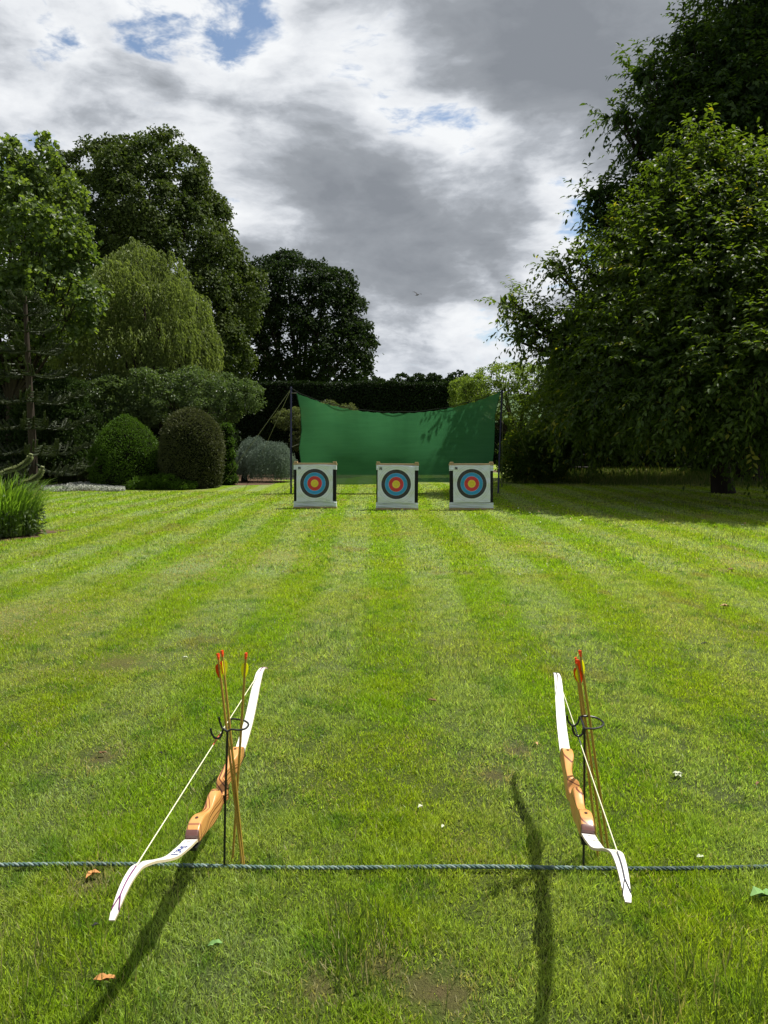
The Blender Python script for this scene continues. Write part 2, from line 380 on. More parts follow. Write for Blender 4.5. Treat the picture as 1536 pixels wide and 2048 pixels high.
def limb_mesh(rng, base, lobes, r0, mat_, parent, name='trunk', fork=.45, extra=3, lean=0.0):
    mb = MB(); base = np.array(base, float); L = np.array(lobes, float)
    top = L[:, :3].mean(0); fk = base + (top - base)*fork; fk[0] += lean; fk[:2] = base[:2]*.6 + fk[:2]*.4
    mb.tube(cr([base + (0, 0, -.1), base*.7 + fk*.3 + rng.normal(0, r0*.3, 3)*(1, 1, 0), fk], 5), np.linspace(r0*1.25, r0*.75, 11), 10)
    for l in L:
        e = l[:3] + (0, 0, l[5]*.3); mid = fk*.5 + e*.5 + np.array([0, 0, -.08*np.linalg.norm(e-fk)])
        mb.tube(cr([fk - (0, 0, r0), mid, e], 5), np.linspace(r0*.5, r0*.08, 11), 7)
        for q in range(extra):
            dd = rdir(rng, 1)[0]; tip = l[:3] + dd*l[3:]*.9
            s0 = mid*.4 + e*.6
            mb.tube(cr([s0, (s0+tip)/2 + (0, 0, .05*l[5]), tip], 3), np.linspace(r0*.16, r0*.03, 7), 5)
    return mb.build(name, mat_, parent, True)
def LB(px, py, Y, rx, ry, rz):
    c = at(px, py, Y); return (c[0], c[1], c[2], rx, ry, rz)
def sprays(rng, P0, D0, length, nl, L, W, sag=.35, shape='leaf', hang=.38):
    m = len(P0); le = length*rng.uniform(.55, 1.2, m); Tn = (np.arange(nl)+.6)/nl
    T = np.tile(Tn, (m, 1)) + rng.normal(0, .02, (m, nl))
    Pt = P0[:, None] + D0[:, None]*(le[:, None]*T)[..., None]; Pt[..., 2] -= (le[:, None]*sag*T**2)
    side = nrm(np.cross(D0, [0, 0, 1.0])); sg = np.where(np.arange(nl) % 2 == 0, 1, -1)[None, :, None]
    D = D0[:, None]*.55 + side[:, None]*sg*.7 + np.array([0, 0, -hang]) + rng.normal(0, .28, (m, nl, 3))
    N = np.array([0, 0, 1.0]) + D0[:, None]*.35 + rng.normal(0, .35, (m, nl, 3))
    s = rng.uniform(.65, 1.25, (m, nl)) * np.where(T > .9, .75, 1)
    tint = np.clip(.5 + rng.normal(0, .15, m)[:, None] + rng.normal(0, .15, (m, nl)), 0, 1)
    V, Fa, k = leaves(Pt.reshape(-1, 3), D.reshape(-1, 3), N.reshape(-1, 3), (L*s).ravel(), (W*s).ravel(), shape, .12)
    # thin twigs as ribbons
    tw = []
    tp = [P0 + D0*(le*a)[:, None] - np.array([0, 0, 1])*(le*sag*a*a)[:, None] for a in (0, .5, 1)]
    w = .006
    TV = np.stack([tp[0]-side*w, tp[0]+side*w, tp[1]-side*w*.7, tp[1]+side*w*.7, tp[2]], 1).reshape(-1, 3)
    b = (np.arange(m)*5)[:, None]; TF = np.concatenate([b+np.array([[0, 1, 3]]), b+np.array([[0, 3, 2]]), b+np.array([[2, 3, 4]])])
    return V, Fa, np.repeat(tint.ravel(), k), TV, TF

# leaf materials
LM_BEECH = leafmat('broadleaf_dark', (.022, .042, .012), (.095, .125, .030), .25, .6, .15, .25)
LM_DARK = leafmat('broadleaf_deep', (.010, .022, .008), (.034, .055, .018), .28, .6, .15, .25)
LM_CHERRY = leafmat('cherry_leaf', (.026, .052, .016), (.085, .130, .020), .42, .5, .22, .35, (2.3, 2.2, .45), ((.19, .19, .03), .93))
LM_TALL = leafmat('tall_tree_leaf', (.015, .036, .012), (.052, .090, .018), .38, .5, .2, .3, (2.2, 2.1, .5))
LM_PLANE = leafmat('lobed_leaf', (.045, .082, .026), (.135, .190, .050), .42, .45, .3, .5, (1.8, 1.8, .5))
LM_WILLOW = leafmat('willow_leaf', (.11, .145, .045), (.23, .28, .095), .38, .55, .2, .6)
LM_APPLE = leafmat('orchard_leaf', (.040, .070, .022), (.135, .190, .070), .33, .45, .35, .8)
LM_YEW = leafmat('clipped_green', (.036, .080, .008), (.105, .190, .020), .22, .55, .2, 1.2)
LM_BROWN = leafmat('clipped_olive', (.050, .060, .026), (.115, .125, .055), .20, .6, .2, 1.2)
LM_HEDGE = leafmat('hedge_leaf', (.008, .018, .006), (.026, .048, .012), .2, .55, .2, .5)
LM_CEDAR = leafmat('blue_needle', (.075, .115, .090), (.27, .34, .27), .2, .6, .2, 1.5, (1.1, 1.1, .9))
LM_CON = leafmat('conifer_needle', (.018, .040, .011), (.055, .088, .022), .2, .55, .2, .8)
LM_MONK = leafmat('monkey_puzzle_scale', (.022, .034, .015), (.115, .140, .065), .15, .5, .3, 1.5)
LM_LILY = leafmat('strap_leaf', (.075, .150, .022), (.19, .30, .045), .42, .4, .4, 1.5, (1.6, 1.7, .6), ((.38, .34, .05), .985))
LM_PALE = leafmat('pale_bush_leaf', (.050, .070, .026), (.165, .185, .085), .33, .5, .2, 3)
LM_SUNNY = leafmat('sunny_leaf', (.070, .115, .022), (.20, .26, .055), .45, .5, .25, 2.5)
LM_WHITE = leafmat('white_flower', (.20, .23, .19), (.75, .75, .68), .15, .6, .2, 4, (1, 1, 1))
LM_LONG = leafmat('long_grass', (.050, .085, .018), (.120, .160, .040), .42, .5, .3, 1.0, (1.5, 1.6, .7), ((.30, .26, .13), .86))
G = lambda s: np.random.default_rng(s)
PART = globals().get('ONLY')

# ================================================================== TALL HEDGE across the back
def hedge(x0, x1, y0, y1, h, seed, n, label, rot=0.0):
    rng = G(seed); root = empty('tall_hedge', ((x0+x1)/2, (y0+y1)/2, 0), rot)
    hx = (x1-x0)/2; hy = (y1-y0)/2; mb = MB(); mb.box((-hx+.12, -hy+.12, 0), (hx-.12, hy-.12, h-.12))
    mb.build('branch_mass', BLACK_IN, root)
    nt = int(n*.3); nf = n - nt
    wob = lambda x, z: .10*np.sin(x*1.3+z*.7)+.06*np.sin(x*3.1-z*2.3)
    xf = rng.uniform(-hx, hx, nf); zf = h*rng.uniform(0, 1, nf); side = np.where(rng.uniform(size=nf) < .85, -1, 1)
    Pf = np.stack([xf, side*(hy - .05 + wob(xf, zf)*.6 + rng.uniform(-.06, .05, nf)), zf], 1); Nf = np.stack([0*xf, side+0*xf, 0*xf+.25], 1)
    xt = rng.uniform(-hx, hx, nt); yt = rng.uniform(-hy, hy, nt)
    Pt = np.stack([xt, yt, h - .06 + .04*np.sin(xt*1.7) + .03*np.sin(xt*5) + rng.exponential(.02, nt)], 1); Nt = np.tile([0, 0, 1.0], (nt, 1))
    Pp = np.vstack([Pf, Pt]); N = nrm(np.vstack([Nf, Nt]) + rdir(rng, n)*.6); D = nrm(np.vstack([Nf, Nt])*.5 + rdir(rng, n))
    V, Fa, k = leaves(Pp, D, N, .10*rng.uniform(.6, 1.3, n), .07)
    np_mesh('leaf_face', V, [Fa], LM_HEDGE, root, np.repeat(rng.uniform(0, 1, n), k))
    tag(root, label, 'hedge'); return root
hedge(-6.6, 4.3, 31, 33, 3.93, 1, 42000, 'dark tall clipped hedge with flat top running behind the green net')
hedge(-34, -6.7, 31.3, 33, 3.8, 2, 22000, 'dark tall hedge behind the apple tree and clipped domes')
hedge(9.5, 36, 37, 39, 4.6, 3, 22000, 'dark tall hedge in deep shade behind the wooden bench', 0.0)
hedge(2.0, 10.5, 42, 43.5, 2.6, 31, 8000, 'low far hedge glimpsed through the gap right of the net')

# ================================================================== TREES
def tree(name, label, cat, base, lobes, r0, leaf_m, nc, cr_, per, L, W, seed, shape='simple', bark=BARK, fork=.45, droop=.3, group=None, fill=.25, extra=3, inner=(.84, 1.03), rg=(4, .4), flat=.75, jit=.5):
    rng = G(seed); root = empty(name, (base[0], base[1], 0)); off = np.array([base[0], base[1], 0.0])
    lb = [(l[0]-off[0], l[1]-off[1], *l[2:]) for l in lobes]
    limb_mesh(rng, (0, 0, 0), lb, r0, bark, root, 'trunk', fork, extra)
    clump_leaves(rng, rough(lb, seed, *rg), nc, cr_, per, L, W, shape, leaf_m, 'crown', root, fill, droop, inner=inner, flat=flat, jit=jit)
    tag(root, label, cat, group); return root
# big beech-like tree, left background
Yb = 40
b1 = at(330, 930, Yb)
lobes = [LB(215, 400, Yb, 3.0, 3.0, 2.6), LB(300, 420, Yb-1, 3.0, 3.2, 2.8), LB(375, 450, Yb, 1.8, 2.6, 2.4), LB(330, 540, Yb-1.5, 3.8, 3.6, 3.4), LB(412, 565, Yb-.5, 1.6, 2.5, 2.8),
         LB(210, 520, Yb-1, 3.4, 3.4, 3.4), LB(150, 430, Yb+1, 2.2, 3, 2.3), LB(432, 665, Yb-.8, 1.5, 2.6, 2.4), LB(360, 680, Yb-1.5, 3.2, 3.2, 3.2), LB(110, 560, Yb, 3.2, 3.4, 4.0), LB(230, 690, Yb-1, 4.2, 3.6, 3.0), LB(442, 740, Yb-.5, 1.1, 2.0, 1.4)]
tree('broadleaf_tree', 'huge dark green tree with a domed crown rising behind the weeping willow', 'tree', b1, lobes, .55, LM_BEECH, 2100, .62, 100, .17, .14, 11, fill=.10, inner=(.90, 1.04), jit=.35, flat=.8, rg=(7, .44))
# dark tree, mid background
Yd = 46; b2 = at(600, 900, Yd)
lobes = [LB(575, 580, Yd, 2.2, 2.6, 2.1), LB(520, 610, Yd, 1.6, 2.4, 2.4), LB(640, 630, Yd, 2.2, 2.6, 2.4), LB(600, 680, Yd-.5, 3.2, 2.8, 2.6), LB(690, 690, Yd, 1.5, 2.2, 1.7), LB(665, 735, Yd-.5, 2.3, 2.4, 1.6), LB(500, 690, Yd, 1.9, 2.6, 2.8), LB(490, 620, Yd+1, 1.3, 2, 1.8), LB(500, 750, Yd+.5, 1.6, 2, 1.5), LB(550, 750, Yd-.5, 2.4, 2.4, 1.3), LB(720, 668, Yd, .6, 1.6, .5), LB(735, 700, Yd, .45, 1.2, .5), LB(575, 530, Yd, .5, .8, .6), LB(620, 580, Yd, 1.3, 2, 1.3), LB(655, 565, Yd, .6, 1, .5), LB(705, 615, Yd, .5, 1, .6)]
tree('broadleaf_tree', 'dark spreading tree with sky showing through its lower branches, just above the hedge', 'tree', b2, lobes, .4, LM_DARK, 1750, .50, 44, .19, .14, 12, bark=BARK_D, fill=.03, rg=(7, .33))
# lobed-leaf young tree at far left
Yp = 24.5; b3 = at(20, 980, Yp)
lobes = [LB(55, 430, Yp, 1.2, 1.3, 1.2), LB(95, 350, Yp, .55, .7, .75), LB(30, 340, Yp, .5, .7, .6), LB(90, 470, Yp-.5, 1.2, 1.2, 1.2), LB(20, 520, Yp, 1.7, 1.6, 1.5), LB(110, 580, Yp-.7, 1.3, 1.3, 1.0),
         LB(60, 630, Yp-.8, 1.6, 1.5, 1.1), LB(-60, 560, Yp, 2.4, 2.2, 2.6), LB(-40, 400, Yp, 1.3, 1.4, 1.5), LB(-20, 700, Yp, 1.8, 1.6, 1.2), LB(160, 600, Yp-.8, .55, .6, .4), LB(100, 660, Yp-.6, .9, .9, .6), LB(82, 305, Yp, .22, .3, .45), LB(20, 305, Yp, .2, .3, .3), LB(140, 480, Yp-.5, .5, .6, .5), LB(165, 520, Yp-.6, .3, .4, .3), LB(135, 395, Yp, .5, .6, .5)]
tree('plane_tree', 'bright green airy tree with jagged lobed leaves at the left edge of the garden', 'tree', b3, lobes, .16, LM_PLANE, 1150, .38, 24, .145, .145, 13, 'lobed', fill=.03, droop=.5, fork=.35, inner=(.55, 1.08), rg=(6, .35), jit=.9)

# ---- weeping foliage made of hanging strands
def weeping(name, label, cat, base, lobes, n, slen, nl, L, W, m, seed, r0, spread=.25, tip_up=0.0, trunk_mat=BARK, group=None):
    rng = G(seed); root = empty(name, (base[0], base[1], 0)); off = np.array([base[0], base[1], 0.0])
    lb = [(l[0]-off[0], l[1]-off[1], *l[2:]) for l in lobes]
    limb_mesh(rng, (0, 0, 0), lb, r0, trunk_mat, root, 'trunk', .5, 2)
    P0, N0 = ell_pts(rng, rough(lb, seed, 7, .46), n, (.8, 1.06), .85); n = len(P0)
    le = slen*rng.uniform(.45, 1.25, n); T = (np.arange(nl)+.5)/nl
    out = N0.copy(); out[:, 2] = np.maximum(out[:, 2], 0)*.5; out = nrm(out + np.array([0, 0, .02]))
    h = P0[:, 2]; le = np.minimum(le, np.maximum(h - .1, .05))
    T2 = T[None, :]; ph = rng.uniform(0, 6.28, n)
    Pt = P0[:, None] + out[:, None]*(spread*(1-np.exp(-3*T2))[..., None]) ; Pt = Pt + np.stack([.05*np.sin(ph[:, None]+T2*5), .05*np.cos(ph[:, None]+T2*4), -le[:, None]*T2**1.25], -1)
    Pt += rng.normal(0, .018, Pt.shape)
    D = np.array([0, 0, -1.0]) + rng.normal(0, .38, (n, nl, 3)) + out[:, None]*.25; N = out[:, None] + rng.normal(0, .5, (n, nl, 3))
    grp = np.sin(P0[:, 0]*2.1)*np.sin(P0[:, 1]*2.3+1)*.12
    tint = np.clip(.5 + grp[:, None] + rng.normal(0, .14, n)[:, None] + rng.normal(0, .15, (n, nl)), 0, 1)
    Pt = Pt.reshape(-1, 3); keep = Pt[:, 2] > .04
    V, Fa, k = leaves(Pt[keep], D.reshape(-1, 3)[keep], N.reshape(-1, 3)[keep], L*rng.uniform(.7, 1.3, keep.sum()), W)
    np_mesh('hanging_foliage', V, [Fa], m, root, np.repeat(tint.ravel()[keep], k))
    tag(root, label, cat, group); return root
Yw = 29; bw = at(300, 960, Yw)
lobes = [LB(285, 550, Yw, 1.0, 1.3, 1.0), LB(265, 610, Yw, 1.7, 1.8, 1.2), LB(320, 620, Yw-.4, 1.1, 1.5, 1.3), LB(340, 690, Yw-.6, 1.35, 1.5, 1.2), LB(210, 660, Yw, 1.6, 1.8, 1.5), LB(385, 705, Yw, .6, .9, .7), LB(275, 700, Yw-.8, 2.2, 1.8, 1.5), LB(170, 730, Yw, 1.0, 1.2, .9), LB(270, 505, Yw, .3, .4, .45), LB(335, 525, Yw, .4, .5, .4), LB(395, 620, Yw, .35, .5, .45), LB(412, 680, Yw-.3, .28, .45, .6), LB(225, 545, Yw, .6, .7, .4)]
weeping('weeping_willow', 'weeping willow with long pale yellow-green hanging strands left of the dark tree', 'tree', bw, lobes, 4600, 1.15, 20, .14, .034, LM_WILLOW, 14, .28, .32)
Yc = 25.5; bc = at(490, 968, Yc)
lobes = [LB(548, 897, Yc-.3, .42, .5, .24), LB(515, 885, Yc, .20, .3, .2), LB(498, 888, Yc, .18, .3, .22), LB(525, 905, Yc-.4, .45, .5, .16), LB(570, 915, Yc-.4, .2, .4, .2), LB(488, 905, Yc-.2, .14, .3, .2)]
weeping('weeping_cedar', 'small weeping blue-grey cedar beside the left net pole', 'shrub', bc, lobes, 1300, 1.05, 30, .045, .020, LM_CEDAR, 15, .11, .16, trunk_mat=BARK_D)

# orchard tree with flat broad top
Ya = 26.5; ba = at(330, 975, Ya)
lobes = [LB(230, 790, Ya, 1.15, 1.3, .62), LB(310, 775, Ya, 1.1, 1.4, .62), LB(390, 775, Ya, 1.0, 1.3, .62), LB(455, 785, Ya, .85, 1.1, .58), LB(495, 795, Ya-.2, .55, .8, .42), LB(175, 810, Ya, .8, 1.1, .6), LB(260, 835, Ya-.3, 1.0, 1.0, .5), LB(420, 820, Ya-.3, 1.1, 1.1, .55), LB(350, 810, Ya-.6, 1.0, 1.0, .55), LB(210, 850, Ya, .8, .9, .5)]
tree('apple_tree', 'low wide apple tree with a flat leafy top above the clipped domes', 'tree', ba, lobes, .16, LM_APPLE, 900, .20, 40, .09, .052, 16, fork=.5, fill=.15)
# sunny tree right of hedge
Ys = 27.5; bs = at(1042, 958, Ys)
lobes = [LB(1005, 765, Ys, 1.1, 1.1, .66), LB(945, 780, Ys, .78, .9, .5), LB(1060, 770, Ys, .8, 1.0, .7), LB(1010, 810, Ys-.2, .9, .9, .55), LB(1045, 850, Ys, .6, .8, .6), LB(925, 800, Ys, .4, .6, .35)]
tree('apple_tree', 'sunlit yellow-green apple tree with an arching trunk right of the net', 'tree', bs, lobes, .2, LM_SUNNY, 560, .19, 26, .085, .05, 17, fork=.55, fill=.03, rg=(7, .35), jit=.9)
# pale bush behind net
Yg = 29.3; bg_ = at(640, 960, Yg)
lobes = [LB(600, 835, Yg, .5, .6, .35), LB(655, 825, Yg, .55, .6, .35), LB(695, 828, Yg, .4, .5, .3), LB(570, 842, Yg, .4, .5, .35), LB(630, 880, Yg, 1.0, .7, .6)]
tree('garden_shrub', 'pale leafy shrub peeping over the left part of the net', 'shrub', bg_, lobes, .08, LM_PALE, 420, .17, 26, .08, .035, 18, fork=.4, rg=(8, .3), jit=.9)
# shrub at foot of right pole
Yq = 24.5
tree('garden_shrub', 'loose low shrub in half shade beside the right net pole', 'shrub', at(1052, 965, Yq), [LB(1040, 900, Yq, .6, .6, .55), LB(1062, 930, Yq, .75, .6, .5), LB(1100, 925, Yq, .6, .6, .55), LB(1025, 935, Yq, .4, .4, .35)], .05, LM_CHERRY, 230, .2, 24, .11, .055, 19, fork=.4)

# ---- cherry trees on the right: long drooping leaves on sprays
def spray_tree(name, label, base, lobes, r0, n, slen, nl, L, W, m, seed, leafy='leaf', bark=BARK_D, fork=.4, inner_n=0, group=None, tips=0):
    rng = G(seed); root = empty(name, (base[0], base[1], 0)); off = np.array([base[0], base[1], 0.0])
    lb = [(l[0]-off[0], l[1]-off[1], *l[2:]) for l in lobes]
    limb_mesh(rng, (0, 0, 0), lb, r0, bark, root, 'trunk', fork, 3)
    P0, N0 = ell_pts(rng, rough(lb, seed, 4, .38), n, (.55, 1.06), .72)
    D0 = nrm(N0*.9 + rdir(rng, len(P0))*.6 + np.array([0, 0, .12]))
    V, Fa, k, TV, TF = sprays(rng, P0, D0, slen, nl, L, W, .30, leafy)
    tint = k
    n1 = len(V)
    V = np.vstack([V, TV]); mi = np.r_[np.zeros(len(Fa), int), np.ones(len(TF), int)]; TF = TF + n1
    tint = np.r_[tint, np.full(len(TV), .3)]
    np_mesh('crown', V, [Fa, TF], [m, bark], root, tint, midx=mi)
    if inner_n:
        Pf, Nf = ell_pts(rng, lb, inner_n, (.2, .8), 0); q = len(Pf)
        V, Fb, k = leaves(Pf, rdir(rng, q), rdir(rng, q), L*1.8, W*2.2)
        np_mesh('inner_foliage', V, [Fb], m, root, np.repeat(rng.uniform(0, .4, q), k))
    tag(root, label, 'tree', group); return root
# near cherry: trunk at 1448,985
bA = at(1448, 985, 20.0)
lobes = [LB(1410, 355, 18.5, .75, 1.0, .75), LB(1345, 450, 18.5, 1.1, 1.5, 1.0), LB(1475, 450, 18, 1.6, 1.7, 1.3), LB(1285, 545, 19, 1.0, 1.5, .85), LB(1215, 610, 19.5, .85, 1.4, .6), LB(1140, 660, 20, .75, 1.2, .42), LB(1085, 640, 20.5, .35, .7, .16), LB(1125, 715, 20, .5, 1.0, .5),
         LB(1380, 560, 17.5, 2.2, 2.2, 1.8), LB(1520, 580, 17, 2.0, 2.1, 1.7), LB(1265, 690, 18.5, 1.5, 1.8, 1.1), LB(1190, 780, 19.5, 1.0, 1.5, .7), LB(1330, 720, 17, 1.9, 2.0, 1.2), LB(1480, 720, 16, 1.9, 2.0, 1.25), LB(1150, 840, 20, .7, 1.2, .4), LB(1230, 800, 18, 1.3, 1.6, .5),
         LB(1380, 800, 16.5, 1.5, 1.6, .6), LB(1500, 820, 15.5, 1.3, 1.4, .5), LB(1470, 880, 15.5, .45, .7, .18), LB(1620, 700, 16.5, 2.6, 2.4, 2.6), LB(1660, 540, 18, 2.3, 2.3, 2.0), LB(1600, 830, 17, 2.0, 2.0, .7), LB(1540, 430, 18.5, 1.6, 1.7, 1.2), LB(1022, 606, 20.6, .42, .5, .10), LB(1052, 640, 20.4, .4, .5, .14), LB(1118, 536, 19.6, .40, .5, .12), LB(1160, 512, 19.3, .35, .5, .14), LB(1395, 300, 18.4, .4, .5, .4), LB(1430, 330, 18.4, .4, .5, .35), LB(1500, 340, 18.4, .35, .5, .3), LB(1340, 335, 18.4, .4, .5, .35), LB(1230, 470, 19, .4, .5, .3), LB(1040, 672, 20.3, .35, .5, .14)]
spray_tree('cherry_tree', 'broad cherry tree with long drooping leaves sweeping low over the shaded lawn', bA, lobes, 27e-2, 6200, .95, 11, .15, .072, LM_CHERRY, 21, inner_n=9000)
# rear left cherry with stout trunk at 1055
bB = at(1058, 958, 26.5)
lobes = [LB(1215, 720, 24.5, 1.7, 2.0, 1.7), LB(1300, 670, 25.5, 2.1, 2.2, 2.1), LB(1135, 800, 25, .8, 1.6, .8), LB(1220, 790, 24.5, 2.2, 2.0, 1.0), LB(1350, 750, 25, 2.6, 2.0, 1.4), LB(1090, 850, 26.3, .35, .6, .3), LB(1130, 880, 24.5, .7, .8, .3), LB(1185, 885, 24, .7, .8, .25), LB(1240, 880, 24, .7, .8, .3)]
spray_tree('cherry_tree', 'stout-trunked dark tree at the left end of the shaded tree group', bB, lobes, .33, 2300, 1.0, 11, .19, .085, LM_CHERRY, 22, inner_n=7000, fork=.35)
# tall tree behind, top right
bC = at(1500, 960, 24.5)
lobes = [LB(1510, 70, 23.5, 2.0, 2.3, 1.9), LB(1570, -60, 24, 2.6, 2.6, 2.6), LB(1430, 150, 23.5, 1.6, 2.0, 1.3), LB(1350, 185, 23.2, .95, 1.3, .65), LB(1470, 240, 23, 2.2, 2.4, 1.6), LB(1370, 310, 23, 1.1, 1.6, .75), LB(1305, 260, 23, .8, 1.2, .65), LB(1305, 390, 23.5, 1.2, 1.5, .9), LB(1240, 415, 23.5, .55, .9, .45), LB(1250, 480, 24, .65, 1.0, .55),
         LB(1390, 420, 24, 2.4, 2.2, 1.7), LB(1640, 160, 24, 2.8, 2.8, 3.0), LB(1330, 540, 24.5, 1.6, 1.8, 1.2), LB(1480, 520, 25, 3.0, 2.4, 2.2), LB(1700, 400, 25, 3.0, 3.0, 3.4), LB(1240, 235, 23, .42, .6, .22), LB(1190, 395, 23.5, .45, .6, .22), LB(1285, 150, 23, .45, .6, .25), LB(1375, 85, 23.4, .6, .8, .4), LB(1200, 430, 23.6, .4, .5, .25), LB(1215, 500, 24, .5, .6, .3)]
spray_tree('ash_tree', 'tall dark tree rising out of the top right corner behind the cherry', bC, lobes, .36, 6200, 1.05, 12, .19, .085, LM_TALL, 23, inner_n=11000, fork=.5)
# dim shrubs under and behind the trees
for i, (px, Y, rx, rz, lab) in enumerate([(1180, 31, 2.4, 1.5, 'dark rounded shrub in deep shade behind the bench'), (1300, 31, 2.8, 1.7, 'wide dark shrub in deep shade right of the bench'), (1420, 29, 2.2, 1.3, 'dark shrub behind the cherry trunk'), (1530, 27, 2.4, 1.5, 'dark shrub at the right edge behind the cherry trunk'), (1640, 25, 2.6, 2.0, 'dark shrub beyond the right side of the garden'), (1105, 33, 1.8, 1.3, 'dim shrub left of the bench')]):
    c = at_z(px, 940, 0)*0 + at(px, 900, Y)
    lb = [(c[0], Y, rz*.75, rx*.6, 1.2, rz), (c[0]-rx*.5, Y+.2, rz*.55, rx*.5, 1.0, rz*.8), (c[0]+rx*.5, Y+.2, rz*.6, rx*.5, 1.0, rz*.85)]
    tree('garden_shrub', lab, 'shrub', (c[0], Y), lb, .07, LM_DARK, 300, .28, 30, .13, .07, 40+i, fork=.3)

# ================================================================== CLIPPED SHRUBS
def clipped(name, label, base, prof, ry, n, L, W, m, seed, lump=.032):
    """prof: list of (z, radius); revolve, displaced, leaf-covered"""
    rng = G(seed); root = empty(name, (base[0], base[1], 0)); prof = np.array(prof, float)
    z = np.linspace(0, prof[-1, 0], 40); r = np.interp(z, prof[:, 0], prof[:, 1])
    th = np.linspace(0, 2*np.pi, 48, endpoint=False); Z, TH = np.meshgrid(z, th, indexing='ij'); RR = np.interp(Z, prof[:, 0], prof[:, 1])*.955
    V = np.stack([RR*np.cos(TH), RR*ry*np.sin(TH), Z*.985], -1).reshape(-1, 3); i = np.arange(40*48).reshape(40, 48)
    Fq = np.stack([i[:-1, :], np.roll(i, -1, 1)[:-1, :], np.roll(i, -1, 1)[1:, :], i[1:, :]], -1).reshape(-1, 4)
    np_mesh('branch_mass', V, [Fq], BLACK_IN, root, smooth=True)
    zz_ = np.linspace(0, prof[-1, 0], 400); rr_ = np.interp(zz_, prof[:, 0], prof[:, 1]); dr = np.gradient(rr_, zz_)
    wgt = rr_*np.sqrt(1+np.minimum(dr**2, 60)) + .01; wgt /= wgt.sum()
    k = rng.choice(400, n, p=wgt); a = rng.uniform(0, 2*np.pi, n); rad = rr_[k]*(1 + lump*np.sin(a*5+zz_[k]*4)+lump*.8*np.sin(a*11-zz_[k]*7))
    Pp = np.stack([rad*np.cos(a), rad*ry*np.sin(a), zz_[k] + rng.normal(0, .01, n)], 1)
    N = nrm(np.stack([np.cos(a), np.sin(a)/ry, -np.clip(dr[k], -8, 8)], 1)); Pp -= N*np.where(rng.uniform(0, 1, n) < .05, -rng.uniform(0, .07, n), rng.uniform(0, .07, n))[:, None]
    D = nrm(N*.75 + rdir(rng, n)*.8 + np.array([0, 0, .15])); NN = nrm(N*.4 + rdir(rng, n))
    V, Fa, kk = leaves(Pp, D, NN, L*rng.uniform(.6, 1.3, n), W)
    np_mesh('clipped_foliage', V, [Fa], m, root, np.repeat(rng.uniform(0, 1, n), kk))
    tag(root, label, 'shrub'); return root
def dome(px0, px1, ptop, Y, base_py):
    a = at(px0, base_py, Y); b = at(px1, base_py, Y); c = at((px0+px1)/2, ptop, Y); return (a[0]+b[0])/2, (b[0]-a[0])/2, c[2]
x, r, h = dome(187, 324, 829, 22.6, 978)
clipped('clipped_dome', 'bright green clipped dome shrub with a slightly pointed top', (x, 22.6), [(0, r*.93), (.3, r*.98), (h*.35, r*1.0), (h*.5, r*.96), (h*.64, r*.83), (h*.76, r*.66), (h*.86, r*.46), (h*.94, r*.27), (h*.985, r*.1), (h, 0.01)], 1.0, 26000, .055, .028, LM_YEW, 51)
x, r, h = dome(324, 448, 816, 22.3, 976)
clipped('clipped_dome', 'taller olive-brown clipped egg-shaped shrub', (x, 22.3), [(0, r*.78), (.25, r*.88), (h*.3, r*.98), (h*.5, r*1.0), (h*.68, r*.93), (h*.8, r*.80), (h*.9, r*.58), (h*.96, r*.36), (h*.99, r*.18), (h, 0.01)], 1.0, 26000, .065, .018, LM_BROWN, 52, .022)
x, r, h = dome(436, 476, 846, 23.6, 970); x0 = x
pr = []
for j in range(5):
    z0 = h*j/5; rr = r*(1.0 - .09*j); pr += [(z0+.02, rr*.55), (z0+h*.045, rr*.92), (z0+h*.10, rr), (z0+h*.155, rr*.85), (z0+h*.19, rr*.5)]
pr.append((h, .01))
clipped('cloud_pruned_shrub', 'narrow dark shrub pruned into stacked cushions right of the brown dome', (x0, 23.6), pr, 1.0, 9000, .05, .03, LM_YEW, 53, .03)
# low spreading juniper and conifer mass
Yj = 22.0
tree('juniper', 'low spreading green juniper at the foot of the clipped domes', 'shrub', at(315, 975, Yj), [LB(300, 966, 21.6, .55, .4, .12), LB(335, 962, 21.6, .5, .4, .16), LB(365, 970, 21.5, .4, .35, .1), LB(275, 974, 21.5, .35, .3, .07)], .03, LM_YEW, 260, .10, 26, .07, .02, 54, fork=.3, fill=0)
Yk = 24.3
tree('conifer', 'dense dark conifer behind the monkey puzzle tree', 'tree', at(120, 975, Yk), [LB(120, 920, Yk, 1.25, 1.2, .95), LB(150, 860, Yk, .75, .9, .9), LB(90, 850, Yk, 1.0, 1.0, 1.0), LB(115, 800, Yk, .7, .7, .75), LB(60, 910, Yk, 1.0, 1.0, .9)], .14, LM_CON, 620, .26, 40, .12, .04, 55, fork=.35)
tree('garden_shrub', 'dark shrub mass at the left edge behind the monkey puzzle', 'shrub', at(-60, 975, 25.5), [LB(-60, 880, 25.5, 1.8, 1.4, 1.7), LB(10, 800, 25.5, 1.3, 1.2, 1.5), LB(-160, 860, 25.5, 1.8, 1.3, 1.8)], .12, LM_DARK, 600, .3, 34, .14, .07, 56, fork=.35)
tree('garden_shrub', 'dark evergreen filling the gap under the apple tree', 'shrub', at(215, 968, 27.8), [LB(215, 900, 27.8, 1.5, 1.0, 1.2), LB(300, 900, 28, 1.5, 1.0, 1.1), LB(400, 895, 28, 1.5, 1.0, 1.2)], .1, LM_HEDGE, 420, .26, 34, .12, .06, 57, fork=.35)

